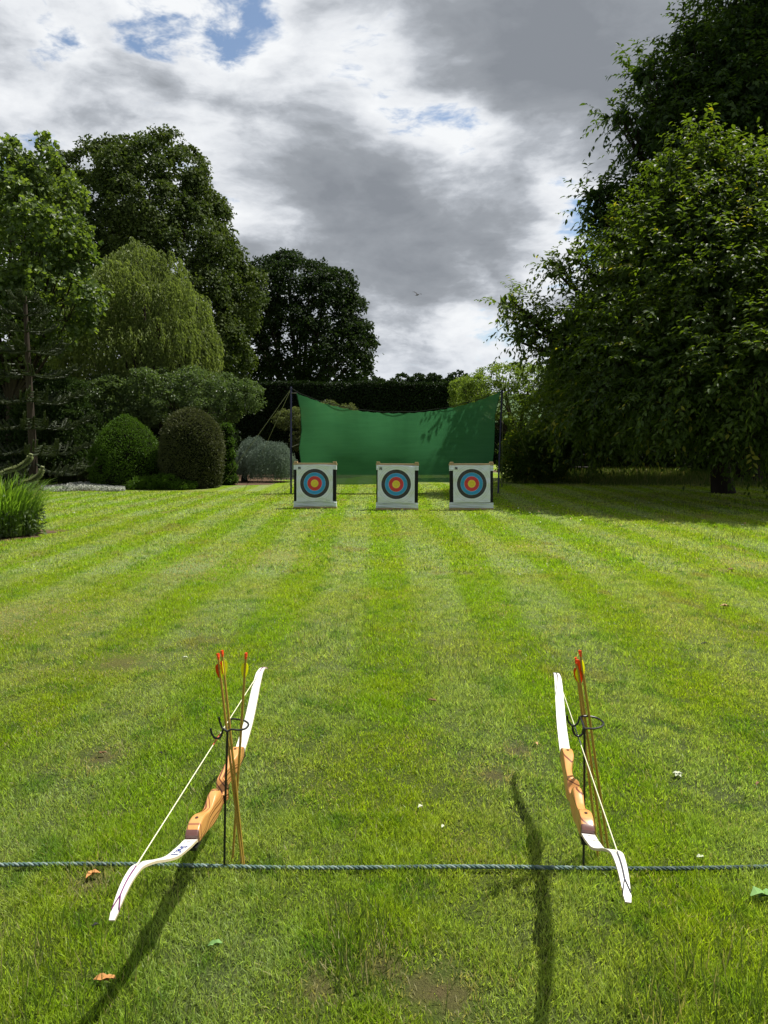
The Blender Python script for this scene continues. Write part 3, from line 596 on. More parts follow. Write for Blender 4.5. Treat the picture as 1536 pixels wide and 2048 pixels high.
# ================================================================== MONKEY PUZZLE
def monkey_puzzle(base):
    rng = G(61); root = empty('monkey_puzzle_tree', (base[0], base[1], 0))
    top = 5.75; mb = MB(); mb.tube([(0, 0, -.1), (.02, 0, 1.5), (.0, .03, 3.5), (.02, 0, top)], [.13, .115, .09, .05], 10); mb.build('trunk', BARK, root, True)
    core = MB(); Pp = []; D = []; N = []
    def arm(pts, r):
        pts = cr(pts, 5); core.tube(pts, [r*.75]*(len(pts)-1) + [r*.4], 6)
        seg = np.diff(pts, axis=0); L = np.linalg.norm(seg, axis=1).sum(); k = int(L*260)
        u = rng.uniform(0, len(pts)-1.001, k); i = u.astype(int); p = pts[i] + (pts[i+1]-pts[i])*(u-i)[:, None]; d = nrm(pts[i+1]-pts[i])
        o = rdir(rng, k); o = nrm(o - d*(o*d).sum(1)[:, None]); Pp.append(p + o*r*.4); D.append(o*.55 + d*1.0); N.append(np.cross(o, d) if False else (o*.8 - d*.5))
    for wi, z in enumerate([.85, 1.4, 2.1, 2.8, 3.5, 4.15, 4.7, 5.15, 5.5]):
        nb = 5; reach = np.interp(z, [.7, 1.6, 2.8, 4.2, 5.6], [1.75, 1.9, 1.65, 1.3, .35]); a0 = rng.uniform(0, 6.28)
        for b in range(nb):
            a = a0 + b*2*np.pi/nb + rng.uniform(-.2, .2); u = np.array([math.cos(a), math.sin(a), 0]); s_ = np.array([-u[1], u[0], 0]); R_ = reach*rng.uniform(.8, 1.1)
            sagz = np.interp(z, [.7, 2.5, 5.6], [-.42, -.22, .15]); up = np.interp(z, [.7, 5.6], [.42, .55])
            f = lambda k: np.array([0, 0, z]) + u*R_*k + np.array([0, 0, sagz*math.sin(min(k*1.35, 1)*math.pi*.75) + up*max(k-.55, 0)**1.4*1.6])
            arm([f(.03), f(.3), f(.6), f(.85), f(1.0)], .030)
            for q, kk in enumerate((.36, .48, .6, .71, .82, .92)):
                if rng.uniform() < .12: continue
                for sgn in (-1, 1):
                    o = f(kk); l = R_*(.36 - .16*kk)*rng.uniform(.8, 1.25)
                    arm([o, o + (u*.55 + s_*sgn*.6)*l + (0, 0, -.01), o + (u*1.0 + s_*sgn*.65)*l + (0, 0, l*.5)], .026)
    core.build('branch', LM_MONK, root, True)
    Pp, D, N = map(np.vstack, (Pp, D, N)); n = len(Pp); V, Fa, k = leaves(Pp, D, N, .042*rng.uniform(.7, 1.2, n), .016, 'simple', .0)
    np_mesh('scale_leaves', V, [Fa], LM_MONK, root, np.repeat(rng.uniform(0, 1, n), k))
    tag(root, 'monkey puzzle tree with whorled spiky branches left of the green dome', 'tree')
monkey_puzzle(at(68, 978, 21.7))

# ================================================================== BORDER AND STRAP-LEAVED CLUMP
def clump_of_straps():
    rng = G(62); c = at(-8, 1062, 11.3); root = empty('daylily_clump', (c[0], c[1], 0)); n = 1500
    r = np.sqrt(rng.uniform(0, 1, n)); a = rng.uniform(0, 6.28, n)
    P0 = np.stack([r*.62*np.cos(a), r*.5*np.sin(a), 0*r], 1)
    out = nrm(np.stack([np.cos(a), np.sin(a), 0*a], 1)*r[:, None] + rdir(rng, n)*np.array([.45, .45, 0]))
    L = rng.uniform(.55, 1.12, n); bend = rng.uniform(.25, .85, n)*(.5+.6*r); k = 7; T = np.linspace(0, 1, k)
    W = rng.uniform(.010, .020, n); side = nrm(np.cross(out, [0, 0, 1.0]) + rdir(rng, n)*.25); V = []
    for q in T:
        h = L*np.sin(np.minimum(q*1.0, 1)*1.9*(.55+.45*bend))/(.55+.45*bend)*.62; ho = L*bend*q**1.7*.75
        p = P0 + out*ho[:, None] + np.stack([0*h, 0*h, np.maximum(h*1.05, .02)], 1); w = W*(1 - q**3)*.5 + .0008
        V += [p - side*w[:, None], p + side*w[:, None]]
    V = np.stack(V, 1).reshape(-1, 3); b = (np.arange(n)*2*k)[:, None]
    Fq = np.concatenate([b + np.array([[2*i, 2*i+1, 2*i+3, 2*i+2]]) for i in range(k-1)])
    np_mesh('strap_leaves', V, [Fq], LM_LILY, root, np.repeat(rng.uniform(0, 1, n), 2*k))
    # broad dark leaves at the base
    m = 1700; a = rng.uniform(0, 6.28, m); rr = rng.uniform(.2, .72, m); P1 = np.stack([rr*np.cos(a), rr*.8*np.sin(a), rng.uniform(.02, .42, m)], 1)
    V, Fa, kk = leaves(P1, np.stack([np.cos(a), np.sin(a), rng.normal(0, .4, m)], 1) + rng.normal(0, .4, (m, 3)), rdir(rng, m)*.5 + np.array([0, 0, 1.0]), .10, .055, 'leaf')
    np_mesh('base_leaves', V, [Fa], LM_APPLE, root, np.repeat(rng.uniform(0, 1, m), kk))
    tag(root, 'bushy clump of arching strap leaves at the left edge of the lawn', 'plant')
clump_of_straps()
def flower_spike(pts, r, seed, label):
    rng = G(seed); root = empty('flower_spike', (pts[0][0], pts[0][1], 0)); o = np.array([pts[0][0], pts[0][1], 0]); P_ = cr(np.array(pts)-o, 10)
    MB().tube(P_, np.linspace(.012, .006, len(P_)), 6).build('stem', LM_LILY, root, True)
    k = 900; u = (1-rng.uniform(0, .72, k)**1.2)*(len(P_)-1.01); i = u.astype(int); p = P_[i] + (P_[i+1]-P_[i])*(u-i)[:, None]; d = nrm(P_[i+1]-P_[i]); q = rdir(rng, k); q = nrm(q-d*(q*d).sum(1)[:, None])
    rad = r*np.clip(.5 + 1.2*(u/len(P_)), 0, 1.15)*np.where(u/len(P_) > .9, .6, 1)
    V, Fa, kk = leaves(p, q*.9 + d*.5, d + q*.2, rad*1.1, .022); np_mesh('florets', V, [Fa], SPIKE, root, np.repeat(rng.uniform(0, 1, k), kk)); tag(root, label, 'flower')
SPIKE = leafmat('spike_floret', (.20, .24, .12), (.45, .48, .30), .3, .6, .2, 4, (1.1, 1.1, .8))
flower_spike([at(-70, 1010, 11.2)*[1, 1, 0], at(-40, 970, 11.2), at(5, 945, 11.2), at(35, 935, 11.2), at(56, 922, 11.2), at(62, 909, 11.2)], .045, 63, 'upper pale curved flower spike leaning out of the strap-leaved clump')
flower_spike([at(-30, 1040, 11.1)*[1, 1, 0], at(0, 995, 11.1), at(30, 970, 11.1), at(62, 960, 11.1), at(79, 950, 11.1), at(85, 934, 11.1)], .042, 64, 'lower pale curved flower spike pointing right above the strap leaves')
# silver white ground cover strip
rng = G(65); n = 9000; u = rng.uniform(0, 1, n); px_ = 84 + u*165
Pw_ = np.array([at_z(a, b) for a, b in zip(px_, 980 + 5*np.sin(u*9)*.3 + rng.uniform(-5.5, 3.5, n)*(1-np.abs(u-.45)*.9))]); Pw_[:, 2] = rng.uniform(.01, .16, n)*(1-np.abs(u-.5)*1.0)
V, Fa, k = leaves(Pw_, rdir(rng, n)+np.array([0, 0, .5]), rdir(rng, n)+np.array([0, 0, 1.]), .05, .035)
o = np_mesh('ground_cover', V, [Fa], LM_WHITE, None, np.repeat(rng.uniform(0, 1, n), k)); tag(o, 'band of white-flowering ground cover along the border edge', 'ground cover', kind='stuff')
m_soil = simple('dry_soil', (.10, .065, .042), .95, .5, 25, .1, 0, .8)
def patch(name, c, rx, ry, seed, m, z=.004, label=None):
    rng = G(seed); k = 40; th = np.linspace(0, 2*np.pi, k, endpoint=False); rr = 1 + .16*np.sin(th*3+seed) + .10*np.sin(th*7+seed*2) + rng.normal(0, .05, k)
    V = np.vstack([[0, 0, z], np.stack([rx*rr*np.cos(th), ry*rr*np.sin(th), 0*th+z], 1)]) + np.array([c[0], c[1], 0])
    Fa = np.array([(0, 1+i, 1+(i+1) % k) for i in range(k)]); o = np_mesh(name, V, [Fa], m); tag(o, label, 'soil', kind='structure'); return o
patch('flower_bed', at_z(-60, 972), 5.5, 2.6, 3, m_soil); patch('flower_bed', at_z(330, 962), 4.6, 2.3, 4, m_soil); patch('flower_bed', (-6.4, 11.3), 1.1, .8, 5, m_soil); patch('flower_bed', (-10.5, 30), 12, 4.4, 6, m_soil, .0025); patch('flower_bed', (13, 31.5), 9, 4, 7, m_soil, .0025)

# ================================================================== BACKSTOP NET
m_pole = simple('navy_pole', (.012, .014, .045), .4, .2, 8, .4)
m_cord = simple('grey_cord', (.22, .21, .18), .8, .3, 80)
m_cordw = simple('dark_cord', (.02, .025, .02), .8, .3, 80)
YN = 20.05
def pole(top, bot, label):
    b = np.array(bot); root = empty('net_pole', (b[0], b[1], 0)); t0 = np.array(top) - [b[0], b[1], 0]
    MB().tube([(0, 0, -.15), t0*.5, t0], .026, 12).build('shaft', m_pole, root, True)
    MB().tube([t0*.995, t0*1.012], [.031, .024], 12).build('cap', m_pole, root, True)
    f = .37; MB().tube([t0*f, t0*(f+.012)], .033, 12).build('collar', m_pole, root, True)
    tag(root, label, 'pole', 'poles holding the net')
tl, bl = at(582, 776, 20.3), at_z(582, 988); tr, br = at(1004, 782, 20.3), at_z(996, 988)
pole(tl, bl, 'dark blue pole at the left end of the green net'); pole(tr, br, 'dark blue pole at the right end of the green net')
def net():
    nx, nz = 120, 60; uu = np.linspace(0, 1, nx); vv = np.linspace(0, 1, nz)
    TL, TR = (593, 786), (1001, 783)
    top = lambda u: TL[0]+(TR[0]-TL[0])*u, lambda u: TL[1]+(TR[1]-TL[1])*u + 41*(1-np.abs(2*u-1)**2.1)
    left = np.array([[593, 786], [601, 820], [603, 860], [598, 893], [602, 925], [611, 962]]); right = np.array([[1001, 783], [990, 830], [989, 870], [988, 900], [984, 930], [983, 964]])
    lv = np.linspace(0, 1, len(left)); V = np.zeros((nz, nx, 3))
    for j, v in enumerate(vv):
        lx, ly = np.interp(v, lv, left[:, 0]), np.interp(v, lv, left[:, 1]); rx, ry = np.interp(v, lv, right[:, 0]), np.interp(v, lv, right[:, 1])
        for i, u in enumerate(uu):
            tx, ty = top[0](u), top[1](u); ty += 1.9*abs(math.sin(u*math.pi*20))*(1 if .1 < u < .93 else .4)
            bx = 611 + (983-611)*u; by = 967 + 2.2*math.sin(u*7)
            # Coons patch
            ex = (1-v)*tx + v*bx + (1-u)*lx + u*rx - ((1-u)*(1-v)*593 + u*(1-v)*1001 + (1-u)*v*611 + u*v*983)
            ey = (1-v)*ty + v*by + (1-u)*ly + u*ry - ((1-u)*(1-v)*786 + u*(1-v)*783 + (1-u)*v*962 + u*v*964)
            Y = YN + .10*math.sin(u*9+v*2)*v + .05*math.sin(u*23+1.5*v) + .22*math.sin(math.pi*u)*math.sin(math.pi*v)
            V[j, i] = at(ex, ey, Y)
    i = np.arange(nx*nz).reshape(nz, nx); Fq = np.stack([i[:-1, :-1], i[1:, :-1], i[1:, 1:], i[:-1, 1:]], -1).reshape(-1, 4)
    m, t = mat('green_netting'); tc = t.new('ShaderNodeTexCoord').outputs['Object']
    wv = t.new('ShaderNodeTexWave', wave_type='BANDS', bands_direction='Z'); t.l.new(tc, wv.inputs['Vector']); wv.inputs['Scale'].default_value = 9; wv.inputs['Distortion'].default_value = 1.5; wv.inputs['Detail'].default_value = 3
    vz = t.vmath('MULTIPLY', tc, (1, 1, 9)); nz_ = t.noise(vz, 1.4, 6, .65); n2 = t.noise(tc, 1.1, 3)
    wf = t.math('ADD', t.math('MULTIPLY', nz_, .6), t.math('MULTIPLY', wv.outputs['Fac'], .22)); wf = t.math('ADD', wf, t.math('MULTIPLY', n2, .25))
    c = t.mix(wf, rgba((.024, .110, .046)), rgba((.070, .230, .100)))
    p = pbsdf(t, c, .7, .15, 0, nz_, .3, .01); trn = t.new('ShaderNodeBsdfTranslucent'); t.l.new(t.vmath('MULTIPLY', c, (1.0, 1.1, 1.0)), trn.inputs[0])
    mx = t.new('ShaderNodeMixShader', i_0=.42); t.l.new(p, mx.inputs[1]); t.l.new(trn.outputs[0], mx.inputs[2])
    tp = t.new('ShaderNodeBsdfTransparent'); mx2 = t.new('ShaderNodeMixShader', i_0=.11); t.l.new(mx.outputs[0], mx2.inputs[1]); t.l.new(tp.outputs[0], mx2.inputs[2]); finish(t, mx2.outputs[0])
    root = empty('backstop_net', (V[0, :, 0].mean(), YN, 0)); off = np.array([root.location.x, YN, 0])
    np_mesh('netting', (V - off).reshape(-1, 3), [Fq], m, root, smooth=True)
    # head rope with ties; side hems
    hr = [at(582, 776, 20.3)-off] + [at(top[0](u), top[1](u)-1.6-.6*math.sin(u*40), YN)-off for u in np.linspace(.02, .98, 60)] + [at(1004, 783, 20.3)-off]
    MB().tube(hr, .010, 5).build('head_rope', m_cordw, root, True)
    for k in range(21):
        u = min(.985, .015+k/20*.97); p0 = at(top[0](u), top[1](u)-2, YN)-off; MB().tube([p0, p0-(0, 0, .045)], .008, 4).build('tie', m_cordw, root)
    hm = simple('net_hem', (.008, .05, .02), .8); MB().tube([v - off for v in V[:, 0]], .009, 5).build('side_hem', hm, root, True); MB().tube([v-off for v in V[:, -1]], .009, 5).build('side_hem', hm, root, True)
    for a_, b_ in (((582, 786), (594, 786)), ((583, 894), (598, 888)), ((1003, 786), (1000, 784)), ((999, 897), (988, 882))):
        MB().tube([at(*a_, 20.28)-off, at(*b_, YN)-off], .0075, 5).build('corner_cord', m_cord, root)
    tag(root, 'green backstop netting strung between two poles behind the targets', 'net')
net()
def guy(a, b, label):
    a, b = np.array(a), np.array(b); root = empty('guy_rope', (b[0], b[1], 0)); o = np.array([b[0], b[1], 0])
    MB().tube([a-o, (a+b)/2-o-(0, 0, .03), b-o], .007, 5).build('cord', m_cord, root, True)
    MB().tube([(-.02, 0, -.1), (.03, 0, .10)], .012, 6).build('peg', m_pole, root, True); tag(root, label, 'rope', 'guy ropes of the net poles')
guy(at(582, 778, 20.3), at_z(441, 972), 'guy rope running from the left net pole down to the lawn by the brown dome')
guy(at(582, 778, 20.3), at_z(500, 958), 'steeper guy rope from the left net pole down behind the weeping cedar')
guy(at(1004, 784, 20.3), at_z(1078, 962), 'guy rope slanting right from the top of the right net pole')
guy(at(1006, 784, 20.3), at_z(1003, 975), 'guy rope dropping almost straight down beside the right net pole')

# ================================================================== ARCHERY TARGETS
m_wood = simple('pale_timber', (.42, .30, .17), .7, .2, 14); m_white = simple('white_wrap', (.64, .70, .75), .55, .05, 6)
m_foam = simple('black_foam', (.012, .012, .013), .8, .3, 40)
m_ink = simple('black_ink', (.02, .02, .022), .7)
m_face, t = mat('target_print'); tc = t.new('ShaderNodeTexCoord').outputs['Object']
fl = t.vmath('MULTIPLY', tc, (1, 0, 1)); ln = t.vmath('LENGTH', fl, out=1)
wh = (.70, .76, .81); bk = (.018, .018, .020); bl_ = (.010, .30, .66); rd = (.62, .022, .028); gd = (.80, .62, .02); lw = (.40, .40, .38)
e_ = .0026
st = [(0, gd)]
for rr, ca, cb, sep_ in [(.04, gd, gd, (.50, .40, .05)), (.08, gd, rd, (.75, .62, .15)), (.12, rd, rd, (.38, .03, .04)), (.16, rd, bl_, (.45, .45, .5)), (.20, bl_, bl_, (.03, .13, .30)), (.24, bl_, bk, (.30, .38, .42)), (.28, bk, bk, (.06, .06, .06)), (.32, bk, wh, wh), (.36, wh, wh, (.56, .58, .58)), (.40, wh, wh, (.5, .52, .52))]:
    st += [((rr-e_)/.5, sep_), ((rr+e_)/.5, cb)]
c = t.ramp(t.rng(ln, 0, .5, 0, 1, False), st, 'CONSTANT'); nz = t.noise(tc, 6, 5, .6)
fw = t.noise(t.vmath('MULTIPLY', tc, (1.2, 1, 5)), 3.0, 4, .6)
c = t.mix(t.math('MULTIPLY', nz, .12), c, rgba((.45, .46, .46))); finish(t, pbsdf(t, c, .5, .3, 0, fw, .7, .03))
def target(px, py, Y, wd, label, lean, shift, gap, seed, tilt):
    rng = G(seed); b = at_z(px, py); root = empty('archery_target', (b[0], b[1], 0)); root.rotation_euler = (-lean, tilt, 0)
    h = 1.03; hw = wd/2; th = .13
    MB().box((-hw+.001, -.008, .05), (hw-.001, th, h-.05), .006).build('foam_block', m_foam, root)
    def band(name, z0, z1, out, wr):
        nx, nz = 40, 8; V = []; xs = np.linspace(-hw-.004, hw+.004, nx)
        for q in range(nz):
            z = z0 + (z1-z0)*q/(nz-1)
            for x_ in xs: V.append((x_, -out - .006 - .004*math.sin(x_*11+q*1.7+seed) - (.005 if q in (2, 5) else 0)*wr, z + .005*math.sin(x_*5+seed)*(1 if q in (0, nz-1) else 0)))
        i = np.arange(nx*nz).reshape(nz, nx); Fq = [np.stack([i[:-1, :-1], i[:-1, 1:], i[1:, 1:], i[1:, :-1]], -1).reshape(-1, 4)]
        n0 = len(V)
        for q in range(nz):   # returns to the sides
            z = z0 + (z1-z0)*q/(nz-1); V += [(-hw-.004, th+.004, z), (hw+.004, th+.004, z)]
        l = [(i[q, 0], i[q+1, 0], n0+2*q+2, n0+2*q) for q in range(nz-1)]; r_ = [(i[q, -1], n0+2*q+1, n0+2*q+3, i[q+1, -1]) for q in range(nz-1)]; bk_ = [(n0+2*q, n0+2*q+2, n0+2*q+3, n0+2*q+1) for q in range(nz-1)]
        return np_mesh(name, V, Fq + [np.array(l), np.array(r_), np.array(bk_)], m_white, root, smooth=False)
    band('bottom_band', .045, .165, .012, 1.0); band('top_band', .845 + .02*math.sin(seed), .965, .012, .3)
    MB().box((-hw-.012, -.018, .965), (hw+.012, th+.01, 1.005), .005).build('top_rail', m_wood, root)
    MB().box((-hw-.010, -.014, .0), (hw+.010, th+.008, .042), .005).build('bottom_rail', m_wood, root)
    for s in (-1, 1):
        x0 = s*hw; MB().box((min(x0, x0-s*.075), -.02, 1.008), (max(x0, x0-s*.075), th*.8, 1.040), .004).build('corner_block', m_wood, root)
    for s in (-1, 1):
        MB().tube([(s*hw*.8, th+.02, .93), (s*hw*.85, th+.36, .02)], .018, 6).build('rear_leg', m_wood, root)
    # printed sheet, wavy
    fr = empty('sheet_frame') if False else None
    S = .400; nx = 60; xs = np.linspace(-S, S, nx); X, Z = np.meshgrid(xs, xs)
    Yv = -.006*np.sin(X*14+Z*9+seed) - .005*np.sin(Z*26+seed*2+X*4) - .004*np.sin(X*31-Z*17+seed) - .006*np.abs(np.sin(3*np.arctan2(Z-.1, X+.2)+seed))*np.hypot(X, Z)
    Zs = Z + .004*np.sin(X*9+seed)*(np.abs(Z) > S*.96)
    V = np.stack([X, Yv, Zs], -1).reshape(-1, 3); i = np.arange(nx*nx).reshape(nx, nx); Fq = np.stack([i[:-1, :-1], i[:-1, 1:], i[1:, 1:], i[1:, :-1]], -1).reshape(-1, 4)
    f = np_mesh('target_face', V, [Fq], m_face, root, smooth=True); f.location = (shift, -.042, .555+gap); f.rotation_euler = (0, rng.uniform(-.008, .008), 0)
    # small printed emblem in the corner of the sheet
    mb = MB(); q = .026
    for (x0, z0, x1, z1) in [(-1, -1, -.55, 1), (-1, .6, .2, 1), (-.2, -.6, .3, .8), (.5, -1, 1, 1), (.2, -.9, 1.1, -.55), (-1.2, -1.0, -.4, -.7), (-.6, -.1, .5, .25)]:
        mb.box((x0*q, -.001, z0*q), (x1*q, .0, z1*q))
    e = mb.build('emblem', m_ink, f); e.location = (-.335, -.022, .335)
    mb = MB(); [mb.box((k*.017, -.001, 0), (k*.017+.010, 0, .008)) for k in range(5)]; e = mb.build('small_print', simple('grey_ink', (.25, .25, .26)), f); e.location = (.26, -.022, -.375)
    tag(root, label, 'archery target', 'archery targets on the lawn')
target(630, 1017, 15.6, .935, 'left archery target, white sheet reaching down to its bottom band', .07, -.005, .0, 1, 0.006)
target(794, 1020, 15.5, .905, 'middle archery target with black foam wider on its right side', .07, -.025, .0, 2, 0.010)
target(943, 1020, 15.45, .935, 'right archery target with a thin black gap under its paper sheet', .07, .0, .012, 3, -0.004)

# ================================================================== SHOOTING LINE ROPE
rng = G(71); P_ = []
for k in range(261):
    x = -2.6 + 5.2*k/260; P_.append((x, 2.405 - .010*math.sin(x*1.7+.5) + .005*math.sin(x*5.1) + .006*(x/2.6)**2, .0185 + .002*math.sin(x*3.3)))
P_ = np.array(P_); nn = len(P_)*4
m_rope, t = mat('rope_fibre'); at2 = t.new('ShaderNodeAttribute', attribute_name='tint').outputs['Fac']; pos = t.new('ShaderNodeTexCoord').outputs['Object']
c = t.mix(t.noise(pos, 9, 4, .6), rgba((.05, .095, .085)), rgba((.12, .185, .165))); c = t.mix(t.rng(at2, .55, .6), c, rgba((.20, .26, .24))); c = t.mix(t.math('MULTIPLY', t.rng(t.noise(pos, 3.1, 3), .5, .62), .65), c, rgba((.02, .035, .04)))
finish(t, pbsdf(t, c, .8, .2))
xs = np.linspace(-2.6, 2.6, 1400); py_ = np.interp(xs, P_[:, 0], P_[:, 1]); pz_ = np.interp(xs, P_[:, 0], P_[:, 2]); V = []; Fa = []; tint = []
for sidx in range(3):
    for j, x in enumerate(xs):
        ph = x*120 + sidx*2*math.pi/3; cy, cz = py_[j] + .0036*math.cos(ph), pz_[j] + .0036*math.sin(ph)
        for q in range(6):
            an = q*math.pi/3; V.append((x, cy + .0044*math.cos(an), cz + .0044*math.sin(an))); tint.append([.3, .3, .8][sidx])
    b0 = sidx*len(xs)*6
    for j in range(len(xs)-1):
        for q in range(6): Fa.append((b0+j*6+q, b0+j*6+(q+1) % 6, b0+(j+1)*6+(q+1) % 6, b0+(j+1)*6+q))
o = np_mesh('shooting_line_rope', V, [np.array(Fa)], m_rope, None, tint, True); tag(o, 'twisted dark green and white rope stretched across the lawn as shooting line', 'rope')

# ================================================================== BOWS
m_limb, t = mat('white_limb'); tc = t.new('ShaderNodeTexCoord').outputs['Object']
sm_ = t.noise(t.vmath('MULTIPLY', tc, (30, 6, 6)), 1.5, 7, .75); sc_ = t.noise(t.vmath('MULTIPLY', tc, (120, 14, 14)), 2.0, 3, .5)
c = t.mix(t.rng(sm_, .50, .72), rgba((.70, .69, .64)), rgba((.50, .49, .43))); c = t.mix(t.rng(sc_, .66, .70, 0, .6), c, rgba((.32, .30, .26)))
finish(t, pbsdf(t, c, t.rng(sm_, .3, .7, .25, .5), .45))
m_limbside = simple('limb_core', (.55, .47, .30), .5, .1, 20)
m_string = simple('cream_string', (.72, .70, .50), .6, .08, 60)
m_black = simple('black_steel', (.012, .012, .013), .35, .2, 20, .5)
m_dark_tip = simple('dark_wood', (.05, .025, .018), .4, .3, 30, .4)
def riser_mat(name, deep):
    m, t = mat(name); tc = t.new('ShaderNodeTexCoord').outputs['Object']; s = t.new('ShaderNodeSeparateXYZ', i_0=tc)
    # laminations: thin slanted sheets through the body
    lam = t.math('ADD', s.outputs[2], t.math('MULTIPLY', s.outputs[0], .9 if deep else .35)); lam = t.math('ADD', lam, .26 if deep else .245)
    base = t.mix(t.noise(t.vmath('MULTIPLY', tc, (60, 5, 60)), 1.2, 5, .6), rgba((.50, .215, .060)), rgba((.68, .34, .115)))
    dk = rgba((.15, .045, .020))
    c = base
    for z0, w_ in ([(.040, .0032), (.052, .0015), (.062, .003), (.083, .003), (.094, .0016)] if deep else [(.066, .0020), (.092, .002)]):
        d = t.math('ABSOLUTE', t.math('SUBTRACT', lam, z0)); c = t.mix(t.rng(d, w_*.7, w_, 1, 0), c, dk)
    sy = t.math('ABSOLUTE', t.math('ADD', s.outputs[1], -.0)); c = t.mix(t.rng(sy, .2925, .2935, 0, 1), c, rgba((.13, .06, .05)))
    c = t.mix(t.math('MULTIPLY', t.rng(t.math('ABSOLUTE', t.math('SUBTRACT', sy, .2745)), .0035, .0045, 1, 0), .75 if deep else .35), c, rgba((.20, .07, .04)))
    finish(t, pbsdf(t, c, .28, .5)); return m
RISER = [(-.308, .164, .190, .040, 0), (-.300, .157, .194, .041, 0), (-.288, .150, .198, .042, 0), (-.268, .143, .202, .042, 0), (-.24, .141, .206, .042, 0), (-.215, .146, .212, .040, 0), (-.19, .156, .220, .034, 0), (-.16, .168, .230, .029, 0), (-.13, .172, .238, .030, 0), (-.10, .163, .242, .033, 0), (-.075, .154, .243, .038, 0), (-.055, .150, .243, .041, 0), (-.038, .152, .242, .041, 0), (-.024, .164, .240, .036, 0), (-.010, .186, .238, .027, 0), (.004, .200, .238, .026, 0),
         (.018, .205, .238, .030, 0), (.032, .200, .239, .039, 0), (.044, .182, .239, .046, 0), (.052, .170, .237, .046, 0), (.058, .165, .235, .026, -.009), (.09, .164, .232, .023, -.010), (.13, .162, .227, .024, -.009), (.165, .157, .221, .028, -.006), (.19, .151, .215, .036, -.002), (.215, .145, .210, .041, 0), (.24, .141, .206, .042, 0), (.27, .145, .202, .042, 0), (.29, .152, .198, .041, 0), (.308, .164, .190, .040, 0)]
LIMB = cr([(.27, .190), (.32, .172), (.36, .162), (.40, .150), (.475, .125), (.555, .084), (.63, .041), (.70, .008), (.735, .001), (.775, .002), (.81, .010), (.845, .024), (.866, .034)], 5)
def limb_at(s):
    return np.interp(s, LIMB[:, 0], LIMB[:, 1])
def limb_w(s): return np.interp(s, [.27, .34, .60, .70, .80, .838, .843, .850, .866, .872], [.040, .040, .036, .0315, .023, .0185, .0145, .0185, .013, .008])
